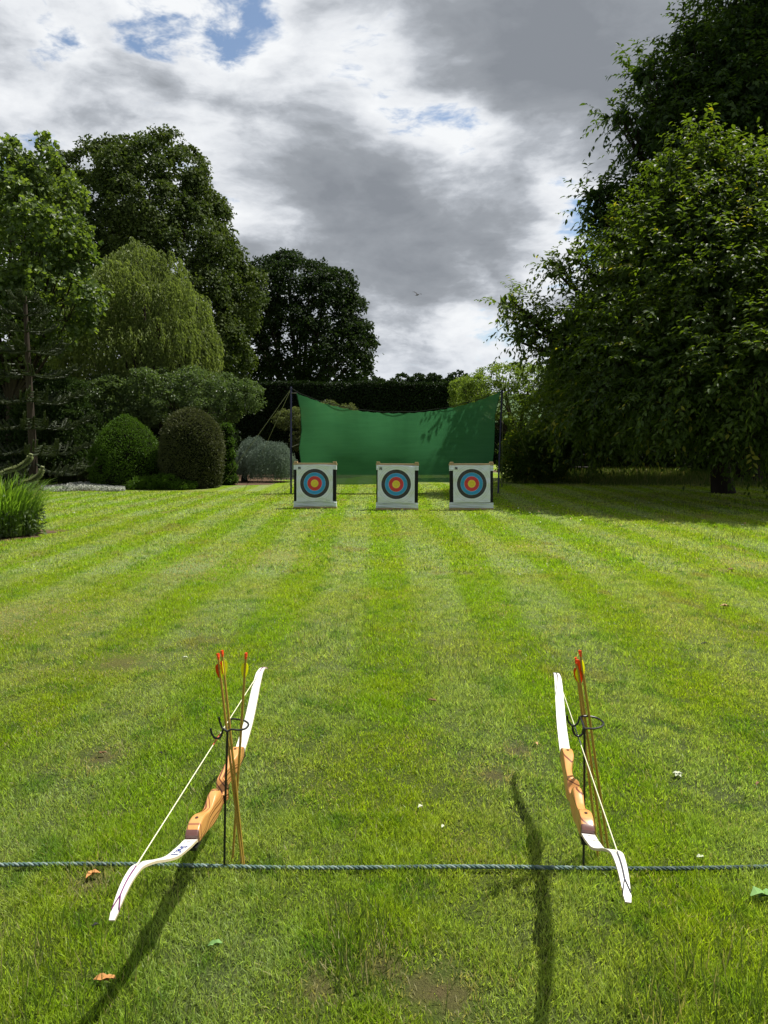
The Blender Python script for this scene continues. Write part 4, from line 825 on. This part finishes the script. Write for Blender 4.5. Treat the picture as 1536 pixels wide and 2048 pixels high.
def bow(c, yaw, pitch, roll, label, deep, strc, serv, mark, flipx=1):
    cy, sy, cp, sp = math.cos(yaw), math.sin(yaw), math.cos(pitch), math.sin(pitch)
    S_ = np.array([sy*cp, cy*cp, sp]); W0 = np.array([cy, -sy, 0.]); T0 = np.cross(S_, W0)
    if T0[2] > 0: T0 = -T0
    T_ = T0*math.cos(roll) + W0*math.sin(roll); X_ = np.cross(S_, -T_)
    root = empty('recurve_bow'); M = Matrix(((X_[0], S_[0], -T_[0], c[0]), (X_[1], S_[1], -T_[1], c[1]), (X_[2], S_[2], -T_[2], c[2]), (0, 0, 0, 1))); root.matrix_world = M
    L = lambda x, s, t_: (x, s, -t_)
    # riser: smooth loft of rounded sections
    Rz = np.array(RISER); sp_ = []
    for i in range(len(Rz)-1):
        n = max(2, int((Rz[i+1, 0]-Rz[i, 0])/.005)); [sp_.append(Rz[i] + (Rz[i+1]-Rz[i])*(k/n)) for k in range(n)]
    sp_.append(Rz[-1]); sp_ = np.array(sp_)
    for _ in range(2):
        q = sp_.copy(); q[1:-1, 1:] = .25*sp_[:-2, 1:] + .5*sp_[1:-1, 1:] + .25*sp_[2:, 1:]; sp_ = q
    mb = MB(); vs = []; k = 20
    for s, tb, tf, wd, ox in sp_:
        grip = math.exp(-((s+.05)/.05)**2); pw = 9 - 6.0*grip - 2.0*math.exp(-((s-.02)/.03)**2)
        for j in range(k):
            a = 2*math.pi*(j+.5)/k; ca, sa = math.cos(a), math.sin(a); e = 2/pw
            x = math.copysign(abs(ca)**e, ca)*wd/2 + ox*flipx; tt = (tb+tf)/2 + math.copysign(abs(sa)**e, sa)*(tf-tb)/2; vs.append(L(x, s, tt))
    n = len(sp_); fs = [(i*k+j, (i+1)*k+j, (i+1)*k+(j+1) % k, i*k+(j+1) % k) for i in range(n-1) for j in range(k)] + [tuple(range(k)), tuple((n-1)*k+j for j in range(k))[::-1]]
    mb.add(vs, fs); rs = mb.build('riser', riser_mat('laminated_wood_a' if deep else 'laminated_wood_b', deep), root, True)
    for s in (-.245, .245):
        MB().tube([L(0, s, .1398), L(0, s, .155)], .0052, 14).build('limb_bolt', m_dark_tip, rs)
    MB().box(L(.012*flipx-.003, .058, .212), L(.012*flipx+.006, .074, .204), 0).build('arrow_rest', m_black, rs)
    for sg, nm in ((-1, 'lower_limb'), (1, 'upper_limb')):
        ss = LIMB[:, 0]; mb = MB(); vs = []; th = np.interp(ss, [.27, .5, .87], [.0085, .0065, .0055])
        extra_s = [.870]
        for i, s in enumerate(ss):
            wd = limb_w(s)/2; tt = LIMB[i, 1]; j0, j1 = max(i-1, 0), min(i+1, len(ss)-1); d = LIMB[j1]-LIMB[j0]; d /= np.linalg.norm(d); nn_ = np.array([-d[1], d[0]])
            b = np.array([s, tt]) + nn_*0; q = np.array([s, tt]) + nn_*th[i]
            vs += [L(-wd, sg*b[0], b[1]), L(wd, sg*b[0], b[1]), L(wd, sg*q[0], q[1]), L(-wd, sg*q[0], q[1])]
        n = len(ss); mb.mi = 0; fa = []; fb = []
        for i in range(n-1):
            for j in range(4):
                f_ = (i*4+j, i*4+(j+1) % 4, (i+1)*4+(j+1) % 4, (i+1)*4+j); (fb if j in (1, 3) else fa).append(f_ if sg > 0 else f_[::-1])
        mb.v = [tuple(v) for v in vs]; mb.f = fa + fb + [(3, 2, 1, 0), ((n-1)*4, (n-1)*4+1, (n-1)*4+2, (n-1)*4+3)]; mb.m = [0]*len(fa) + [1]*len(fb) + [1, 1]
        lo = mb.build(nm, [m_limb, m_limbside], root)
        if mark and sg < 0:
            def glyph(body, s0, height, name, m_, xo=0.0, rot=0):
                cu = bpy.data.curves.new('t', 'FONT'); cu.body = body; cu.size = height; cu.offset = height*.022; cu.align_x = 'LEFT'; ob = bpy.data.objects.new('t', cu); C.collection.objects.link(ob)
                dg = bpy.context.evaluated_depsgraph_get(); me = bpy.data.meshes.new_from_object(ob.evaluated_get(dg)); bpy.data.objects.remove(ob)
                bmx = np.array([v.co[:] for v in me.vertices]); me2 = bpy.data.meshes.new(name); vv = []
                for v in bmx:
                    if rot: s = s0 + v[0]; x = xo + v[1]          # reads along the limb towards the tip
                    else: s = s0 + (.0-v[1]); x = xo + v[0]
                    vv.append(L(x if rot == 0 else x, -s, limb_at(s) - .0006))
                me2.from_pydata(vv, [], [tuple(p.vertices) for p in me.polygons]); me2.materials.append(m_); bpy.data.meshes.remove(me); link(bpy.data.objects.new(name, me2), lo)
            blue = simple('blue_marker', (.03, .05, .22), .5); grey = simple('grey_print', (.16, .16, .18), .5)
            if mark == 'a':
                glyph('SHeC II', .372, .030, 'marker_writing', blue, -.009, 1); glyph('Archery', .346, .008, 'maker_print', grey, -.013)
            else:
                glyph('WAT', .386, .014, 'marker_writing', grey, -.013); glyph('Archery', .346, .008, 'maker_print', grey, -.013)
            MB().box(L(-.006, -.330, limb_at(.330)-.0008), L(.006, -.3335, limb_at(.3335)-.0002)).build('maker_mark', grey, lo)
        MB().box(L(-.019, sg*.262, .196), L(.019, sg*.322, .206), 0).build('limb_pad', m_black, root)
    # string
    st = empty('bowstring') if False else None
    sx = np.linspace(-.725, .725, 40); so = MB().tube([L(0, s, -.0005) for s in sx], .0016, 6).build('bowstring', m_string, root, True)
    MB().tube([L(0, s, -.0006) for s in np.linspace(serv[0], serv[1], 8)], .0022, 6).build('center_serving', serv[2], so, True)
    for sg in (-1, 1):
        mb = MB(); yj = .812
        mb.tube([L(0, sg*s, min(limb_at(s)-.0022, -.0008 if s < .77 else 1) if s > .725 else -.001) for s in np.linspace(.715, yj, 18)], .0017, 6)
        for k_ in (-1, 1): mb.tube([L(k_*np.interp(s, [yj, .843], [0, .0085]), sg*s, limb_at(s)-.0018) for s in np.linspace(yj, .843, 6)] + [L(k_*.0088, sg*.845, limb_at(.845)+.005)], .0015, 6)
        mb.build('end_loop', strc, so, True)
    bpy.context.view_layer.update()
    tag(root, label, 'bow', 'recurve bows hung on the stands'); return M
m_purple = simple('purple_thread', (.14, .02, .12), .6); m_redserv = simple('red_serving', (.45, .10, .06), .6); m_dkthread = simple('dark_thread', (.06, .06, .08), .6)
bow((-.590, 2.387, .494), R(2.35), R(.62), R(2.07), 'left recurve bow with striped wooden grip and purple string loops', True, m_purple, (-.03, .06, m_redserv), 'a')
bow((.683, 2.389, .500), R(7.92), R(-1.49), R(-2.98), 'right recurve bow with plain wooden grip and dark string loops', False, m_dkthread, (-.05, .12, m_dkthread), 'b', 1)

# ================================================================== BOW STANDS
def stand(pts_ring, hookF, hookR, base, label):
    b = np.array(base); root = empty('bow_stand', (b[0], b[1], 0)); o = np.array([b[0], b[1], 0])
    top = pts_ring[-1]
    MB().tube([(0, 0, -.12), (top-o)*.5*[1, 1, 1], top-o], .0042, 10).build('post', m_black, root, True)
    MB().tube(cr([p-o for p in pts_ring], 8), .0036, 8).build('arrow_ring', m_black, root, True)
    MB().tube(cr([p-o for p in hookF], 7), .0040, 8).build('string_hook', m_black, root, True)
    MB().tube(cr([p-o for p in hookR], 7), .0036, 8).build('string_hook', m_black, root, True)
    tag(root, label, 'stand', 'bow stands on the shooting line')
YF, YR = 2.395, 2.475
ringL = [at(461, 1447, YR), at(463, 1438, YR+.01), at(477, 1439, YR+.01), at(490, 1442, YR-.01), at(497, 1449, 2.43), at(491, 1457, YF), at(478, 1460, YF-.01), at(463, 1459, YF-.01), at(455, 1463, YF-.005)]
hookLF = [at(421, 1457, YF-.01), at(424, 1468, YF-.01), at(431, 1476.5, YF-.01), at(440, 1475, YF-.008), at(444, 1466, YF-.005), at(447, 1458, YF-.005), at(455, 1463, YF-.005)]
hookLR = [at(438, 1434, YR), at(440, 1445, YR), at(445, 1456, YR), at(452, 1459, YR-.02), at(461, 1447, YR)]
bL = at_z(446, 1740)
stand(ringL, hookLF, hookLR, bL, 'black steel bow stand holding the left bow')
ringR = [at(1160, 1434, YR), at(1166, 1432.5, YR), at(1180, 1433, YR), at(1196, 1437, YR-.01), at(1207, 1446, 2.43), at(1203, 1453, YF+.01), at(1190, 1457, YF), at(1176, 1457, YF), at(1169, 1457, YF)]
hookRF = [at(1145, 1450, YF), at(1146, 1461, YF), at(1151, 1470, YF), at(1158, 1472.5, YF), at(1165, 1467, YF), at(1167, 1457, YF)]
hookRR = [at(1134, 1431, YR), at(1136, 1441, YR), at(1142, 1449, YR), at(1149, 1451.5, YR), at(1156, 1445, YR), at(1160, 1434, YR), at(1169, 1457, YF)]
bR = at_z(1168, 1738)
stand(ringR, hookRF, hookRR, bR, 'black steel bow stand holding the right bow')

# ================================================================== ARROWS
m_shaft = simple('ochre_shaft', (.42, .27, .05), .35, .2, 50, .5); m_nock = simple('red_nock', (.85, .09, .02), .35, .05, 20, .5)
def featherm(n, c):
    m, t = mat(n); p = pbsdf(t, c, .6, .2); tr = t.new('ShaderNodeBsdfTranslucent', i_0=rgba(c)); mx = t.new('ShaderNodeMixShader', i_0=.55); t.l.new(p, mx.inputs[1]); t.l.new(tr.outputs[0], mx.inputs[2]); finish(t, mx.outputs[0]); return m
m_fy = featherm('yellow_vane', (.92, .93, .03)); m_fo = featherm('orange_vane', (.80, .15, .02))
def arrow(nock, foot, rot, label):
    nock, foot = np.array(nock), np.array(foot); d = nock-foot; Ln = np.linalg.norm(d); d /= Ln; tip = foot - d*.05
    root = empty('arrow', tuple(foot)); q = Vector(d).to_track_quat('Z', 'Y'); root.rotation_mode = 'QUATERNION'; root.rotation_quaternion = q
    MB().tube([(0, 0, -.05), (0, 0, Ln-.018)], .0045, 12).build('shaft', m_shaft, root, True)
    MB().tube([(0, 0, -.075), (0, 0, -.05)], [.001, .0036], 10).build('point', m_black, root, True)
    nk = MB(); nk.tube([(0, 0, Ln-.020), (0, 0, Ln-.008)], [.0042, .0048], 12)
    for s in (-1, 1): nk.box((s*.0048 if s < 0 else .0016, -.0036, Ln-.009), (-.0016 if s < 0 else .0048, .0036, Ln+.004))
    nk.build('nock', m_nock, root)
    wv = q.inverted() @ Vector(rot); ang0 = math.atan2(wv.y, wv.x)
    for k in range(3):
        a = ang0 + k*2*math.pi/3; pr = [(0, .0), (.003, .0060), (.009, .0098), (.018, .0112), (.030, .0100), (.042, .0068), (.051, .003), (.056, .0)]
        ca, sa = math.cos(a), math.sin(a); z0 = Ln - .032; vs = []; th = .0005
        for dz, r in pr:
            for off_, rr in ((th, .0038), (-th, .0038), (th, .0038+r), (-th, .0038+r)): vs.append((ca*rr - sa*off_, sa*rr + ca*off_, z0-dz))
        fs = []
        for i in range(len(pr)-1):
            a0, b0 = i*4, i*4+4; fs += [(a0, a0+2, b0+2, b0), (a0+1, b0+1, b0+3, a0+3), (a0+2, a0+3, b0+3, b0+2)]
        MB().add(vs, fs).build('feather', m_fo if k == 0 else m_fy, root)
    tag(root, label, 'arrow', 'arrows standing in the rings'); return root
YA = 2.44
arrow(at(436, 1309, 2.47), at_z(485, 1735), (-1, -.3, 0), 'leftmost arrow in the left stand, its nock lower than its neighbour')
arrow(at(444, 1303, 2.46), at_z(488, 1733), (-.9, .5, 0), 'second arrow from the left in the left stand, the tallest one')
arrow(at(492, 1308, 2.44), at_z(465, 1723), (0, 1, 0), 'lone arrow leaning right in the left stand, both yellow vanes showing')
arrow(at(1151.5, 1317, 2.50), at_z(1197, 1722), (-1, -.2, 0), 'shortest arrow at the left of the bunch in the right stand')
arrow(at(1154.5, 1321, 2.46), at_z(1206, 1699), (.6, -.6, 0), 'middle arrow of the bunch in the right stand')
arrow(at(1160, 1303, 2.45), at_z(1217, 1703), (-1, .15, 0), 'tallest arrow in the right stand with a broad yellow vane on its right')

# ================================================================== BENCH in the shade
def bench(px, Y):
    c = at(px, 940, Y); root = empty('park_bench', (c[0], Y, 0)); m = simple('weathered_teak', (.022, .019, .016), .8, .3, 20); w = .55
    for s in (-1, 1):
        MB().box((s*w-.035, -.3, 0), (s*w+.035, -.235, .62), .005).build('leg', m, root)
        MB().tube([(s*w, .25, 0), (s*w, .25, .45), (s*w, .36, .92)], .035, 6).build('leg', m, root)
        MB().box((s*w-.04, -.33, .62), (s*w+.04, .30, .655), .006).build('armrest', m, root)
    mb = MB(); [mb.box((-w+.03, -.29+k*.11, .42), (w-.03, -.20+k*.11, .45), .004) for k in range(5)]; mb.build('seat', m, root)
    mb = MB(); mb.tube([(-w, .355, .90), (w, .355, .90)], .035, 6); mb.tube([(-w, .275, .55), (w, .275, .55)], .028, 6)
    for k in range(11): x = -w+.10+k*(2*w-.2)/10; mb.tube([(x, .275, .55), (x, .35, .90)], .017, 5)
    mb.build('backrest', m, root); tag(root, 'dark wooden bench with slatted back in deep shade under the trees', 'bench')
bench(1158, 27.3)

# ================================================================== BIRD and far trees
def bird():
    c = at(835, 590, 55); root = empty('bird', tuple(c)); m = simple('dark_plumage', (.03, .03, .035), .8); mb = MB()
    mb.tube(cr([(-.15, 0, 0), (-.06, 0, .012), (.04, 0, .01), (.10, 0, .02), (.135, 0, .022)], 5), [.012, .018, .025, .033, .038, .04, .04, .04, .038, .036, .034, .03, .027, .026, .026, .026, .024, .02, .012, .006, .003][:21], 10)
    for s in (-1, 1):
        vs = [(.06, 0, .02), (-.03, 0, .02), (.05, s*.12, .10), (-.03, s*.12, .085), (.0, s*.24, .14), (-.05, s*.23, .125), (-.09, s*.33, .11)]
        vs += [(a, b_, z-.008) for a, b_, z in vs]
        f_ = [(0, 2, 3, 1), (2, 4, 5, 3), (4, 6, 5)]; mb.add(vs, f_ + [tuple(i+7 for i in q)[::-1] for q in f_])
    mb.add([(-.13, .0, .0), (-.24, .045, -.004), (-.24, -.045, -.004), (-.13, 0, .01)], [(0, 1, 2), (3, 2, 1)])
    o = mb.build('bird', m, None, True); bpy.data.objects.remove(root); o.location = tuple(c); o.scale = (1.35,)*3; o.rotation_euler = (.35, -.25, .9); tag(o, 'small dark bird in flight with raised wings against the clouds', 'bird')
bird()
for i, (px, py, r, lab) in enumerate([(755, 766, 2.2, 'leftmost tiny far hill tree above the hedge'), (800, 763, 3.2, 'broad far hill tree, second from the left above the hedge'), (835, 761, 2.6, 'far hill tree in the middle of the row above the hedge'), (862, 762, 2.8, 'far hill tree right of the middle of the row above the hedge'), (880, 764, 2.2, 'low far hill tree near the right end of the row'), (917, 758, 3.4, 'tallest far hill tree at the right end of the row')]):
    Y = 330; c = at(px, py, Y); tree('hill_tree', lab, 'tree', (c[0], Y), [(c[0], Y, c[2], r*1.3, r, r), (c[0]+r, Y, c[2]-r*.4, r, r, r*.8), (c[0]-r, Y, c[2]-r*.5, r, r, r*.8)], .4, LM_DARK, 60, .8, 24, .9, .7, 80+i, group='far trees on the hill', fork=.8, extra=1)

# ================================================================== GRASS BLADES
SPOTS = [(640, 1265, .35, 1.6, .10), (700, 1300, .3, 1.5, .1), (905, 1330, .35, 1.7, .1), (600, 1395, .25, 1.5, .1), (720, 1420, .25, 1.6, .1), (720, 1900, .16, 1.9, .2), (1450, 1980, .35, 2.0, .1), (790, 1830, .15, 1.6, .1), (130, 1740, .2, 1.6, 0), (1000, 1420, .15, 1.6, .1), (820, 1690, .12, 1.5, .15), (330, 1960, .15, 1.7, 0), (1270, 1190, .3, 1.4, 0), (1095, 1130, .4, 1.4, 0), (60, 1960, .2, 1.7, 0)]
spw = [(at_z(a, b), r, h, d) for a, b, r, h, d in SPOTS]; brw = [(at_z(a, b), r) for a, b, r in BARE]
def blades(y0, y1, dens, wid, hgt, shape, seed, xm=.45):
    rng = G(seed); n = int((.545*(y1*y1-y0*y0)+2*xm*(y1-y0))*dens)
    y = np.sqrt(rng.uniform(y0*y0, y1*y1, int(n*1.1))); hw = .56*y+xm; x = rng.uniform(-1, 1, len(y))*hw
    lump = np.sin(x*7.1+3*np.sin(y*3.7))*np.sin(y*8.3+2*np.sin(x*4.1)); lump2 = np.sin(x*23+y*5)*np.sin(y*19-x*7)
    keep = rng.uniform(0, 1, len(x)) < np.clip(.78+.3*lump2+.12*lump, .25, 1)
    hs = 1 + .34*lump + .22*lump2; tint = rng.uniform(0, 1, len(x))
    for c_, r in brw:
        d2 = ((x-c_[0])/r)**2 + ((y-c_[1])/(r*1.2))**2; g = np.exp(-d2); keep &= rng.uniform(0, 1, len(x)) > g*(.9 if r < .25 else .3); hs *= 1-.4*g; tint = np.where(rng.uniform(0, 1, len(x)) < g*.8, .985, tint)
    for c_, r, h, dk in spw:
        d2 = ((x-c_[0])**2 + (y-c_[1])**2)/(r*r); hs += (h-1)*np.exp(-d2)*rng.uniform(.2, 1.3, len(x))
    bx, by = -6.3, 11.3
    keep &= ((x-bx)**2/1.0+(y-by)**2/.5) > 1
    keep &= ~((x < -3.3) & (y > 20.6 + .0*x))
    x, y, hs, tint = x[keep], y[keep], hs[keep], tint[keep]; n = len(x)
    sc = .7 + .3*np.clip((y-y0)/(y1-y0), 0, 1)
    H = hgt*hs*rng.uniform(.55, 1.35, n); a = rng.uniform(0, 2*np.pi, n); stp = stripe_np(x, y)
    lean = np.stack([np.cos(a)*.62, np.sin(a)*.62 + (.10 + .12*np.clip((y-2)/6, 0, 1))*np.sign(stp), 0*a], 1)*rng.uniform(.3, 1.5, n)[:, None]
    D = nrm(lean + np.array([0, 0, 1.0])); aa = rng.uniform(0, 2*np.pi, n); N = np.stack([np.cos(aa), np.sin(aa), 0*aa+.25], 1)
    Pp = np.stack([x, y, 0*x], 1)
    V, Fa, k = leaves(Pp, D, N, H, wid*rng.uniform(.6, 1.25, n), shape, .3)
    return V, Fa, np.repeat(tint, k)
def stuff(name, parts, m, label, cat='grass'):
    off = 0; VV, FF, TT = [], [], []
    for V, Fa, tn in parts: VV.append(V); FF.append(Fa+off); TT.append(tn); off += len(V)
    o = np_mesh(name, np.vstack(VV), FF, m, None, np.concatenate(TT)); tag(o, label, cat, kind='stuff'); return o
stuff('grass', [blades(1.35, 2.8, 38000, .0029, .025, 'blade', 101, 1.7), blades(2.8, 4.6, 20000, .0038, .025, 'blade', 102, 1.5), blades(4.6, 8.0, 8500, .0060, .027, 'tri', 103, 1.4), blades(8.0, 14, 2200, .012, .032, 'tri', 104, 1.8), blades(14, 24, 700, .024, .032, 'tri', 105, 2.5)], m_blade, 'short mown lawn grass, longer and shaggier near the shooting line')
# longer seeding grass and stray tall stems
def tall(px0, px1, py0, py1, n, h, wid, seed, curl=.35, lean=.5):
    rng = G(seed); P_ = np.array([at_z(a, b) for a, b in zip(rng.uniform(px0, px1, n), rng.uniform(py0, py1, n))]); a = rng.uniform(0, 6.28, n)
    D = nrm(np.stack([np.cos(a)*lean, np.sin(a)*lean, 0*a+1], 1)*1.0 + rng.normal(0, .12, (n, 3))); N = np.stack([np.cos(a), np.sin(a), 0*a+.3], 1)
    V, Fa, k = leaves(P_, D, N, h*rng.uniform(.35, 1.15, n), wid, 'blade', curl); return V, Fa, np.repeat(rng.uniform(0, 1, n), k)
stuff('long_grass', [tall(1070, 1420, 953, 966, 9000, .42, .012, 111), tall(1000, 1120, 950, 968, 1600, .28, .010, 112), tall(1380, 1600, 955, 975, 3000, .3, .012, 113), tall(1180, 1380, 965, 972, 1500, .2, .012, 114)], LM_LONG, 'unmown long grass along the edge of the tree shade')
stuff('seeding_grass', [tall(1250, 1540, 1930, 2120, 260, .15, .0032, 121, .45, .55), tall(660, 790, 1830, 2000, 200, .11, .0038, 122, .5, .7), tall(0, 330, 1850, 2080, 170, .12, .0032, 123, .5, .6), tall(600, 760, 1230, 1320, 160, .085, .004, 124), tall(850, 960, 1290, 1370, 130, .085, .004, 125), tall(100, 700, 1700, 1800, 110, .085, .003, 126), tall(0, 1536, 1650, 2080, 420, .085, .003, 127, .5, .8), tall(1400, 1500, 1075, 1085, 60, .13, .006, 128), tall(0, 1536, 1250, 1700, 500, .065, .0035, 129, .5, .8)], LM_LONG, 'stray taller grass stems standing above the mown lawn')

# ================================================================== FALLEN LEAVES
def lf(name, c): return simple(name, c, .75, .3, 40)
m_lb, m_lt, m_lp, m_lo, m_lk, m_lg = lf('brown_leaf', (.16, .08, .035)), lf('tan_leaf', (.42, .27, .12)), lf('pale_leaf', (.52, .56, .40)), lf('orange_leaf', (.46, .22, .07)), lf('black_leaf', (.012, .012, .012)), lf('green_leaf', (.16, .30, .09))
def fallen(px, py, size, m, label, seed, n=1, cat='leaf', name='fallen_leaf', group=None):
    rng = G(seed); c = at_z(px, py); mb = MB(); c[2] = .016; size *= .62
    for q in range(n):
        a = rng.uniform(0, 6.28) if n == 1 else q*2*math.pi/n + rng.uniform(-.2, .2); o = np.array([0, 0, 0.]) if n == 1 else np.array([math.cos(a), math.sin(a), 0])*size*-.30
        u = np.array([math.cos(a), math.sin(a), rng.uniform(-.05, .2)]); v = np.array([-u[1], u[0], rng.uniform(-.2, .2)]); w_ = size*.27; k = 7; vs = []
        for i in range(k):
            t_ = i/(k-1); ww = w_*math.sin(math.pi*min(.02+t_*.96, 1))**.75*(1+.18*rng.uniform(-1, 1)); cz = size*.18*math.sin(t_*3.1)*rng.uniform(.6, 1.2)
            mid = o + u*size*t_ + np.array([0, 0, cz]); vs += [mid - v*ww + (0, 0, ww*.7), mid, mid + v*ww + (0, 0, ww*.5)]
        vs += [p - np.array([0, 0, .0012]) for p in vs]; b = 3*k
        fs = []
        for i in range(k-1):
            for j in (0, 1): fs.append((i*3+j, i*3+j+1, i*3+j+4, i*3+j+3)); fs.append((b+i*3+j+3, b+i*3+j+4, b+i*3+j+1, b+i*3+j))
        mb.add(vs, fs)
    o_ = mb.build(name, m, None, True); o_.location = tuple(c); tag(o_, label, cat, group or 'fallen leaves on the lawn'); return o_
FL = [(210, 1973, .075, m_lo, 'orange-brown curled leaf lying by the left bow shadow near the bottom edge', 2), (185, 1758, .06, m_lo, 'broken orange leaf just below the rope left of the left bow', 3), (865, 1408, .06, m_lb, 'curled brown leaf on the lawn between the two bows', 2), (1070, 1491, .05, m_lt, 'tan leaf left of the far tip of the right bow', 1),
      (1355, 1556, .05, m_lp, 'sprig of pale round leaflets right of the right stand', 5), (1450, 1217, .10, m_lt, 'large pale tan leaf far right on the sunny lawn', 2), (1462, 1143, .09, m_lb, 'crumpled brown leaf farther up at the right', 2), (1408, 1292, .06, m_lk, 'small black curled leaf on the right of the lawn', 2), (567, 1147, .06, m_lp, 'whitish leaf left of centre on the lawn', 2), (370, 1320, .045, m_lp, 'small white petal-like leaf left of the left arrows', 2),
      (1401, 1724, .035, m_lp, 'pale leaf just above the rope at the right', 2), (1528, 1806, .12, m_lg, 'broad green leaf at the right edge of the photo', 2), (846, 1620, .04, m_lp, 'pale green leaf left of the right bow shadow', 1), (889, 1659, .035, m_lp, 'tiny pale leaf above the rope near the centre', 1), (1512, 1577, .05, m_lb, 'brown leaf at the far right in line with the pale sprig', 1),
      (318, 1511, .04, m_lk, 'dark scrap of leaf left of the left bow', 1), (204, 1514, .05, m_lb, 'dead brown leaf on the bare patch at the left', 2), (430, 1900, .05, m_lg, 'bright green leaf lying right of the left bow shadow', 2), (930, 1089, .08, m_lb, 'brown leaf in the lawn below the right target', 1), (1010, 1060, .08, m_lt, 'tan leaf at the edge of the tree shadow', 1), (1035, 1152, .06, m_lp, 'pale scrap of leaf right of centre on the middle lawn', 1), (147, 1028, .09, m_lp, 'whitish leaf on the lawn right of the strap-leaved clump', 2), (1204, 1108, .07, m_lb, 'brown leaf on the lawn below the shade edge', 1), (617, 1075, .09, m_lk, 'dark dead leaf standing up below the left target', 1), (808, 1056, .07, m_lb, 'small brown leaf below the middle target', 1), (200, 1858, .04, m_lk, 'dark leaf scrap below the near tip of the left bow', 1)]
for i, (a, b, s, m, lab, n) in enumerate(FL): fallen(a, b, s, m, lab, 200+i, n)
rng = G(300)
for i in range(46):
    px, py = rng.uniform(1010, 1530), rng.uniform(985, 1058)
    fallen(px, py, rng.uniform(.07, .11), [m_lp, m_lt, m_lb, m_lp][i % 4], 'small dry leaf fallen on the lawn in the shade of the cherry tree', 310+i, 1, group='dry leaves scattered in the tree shade')
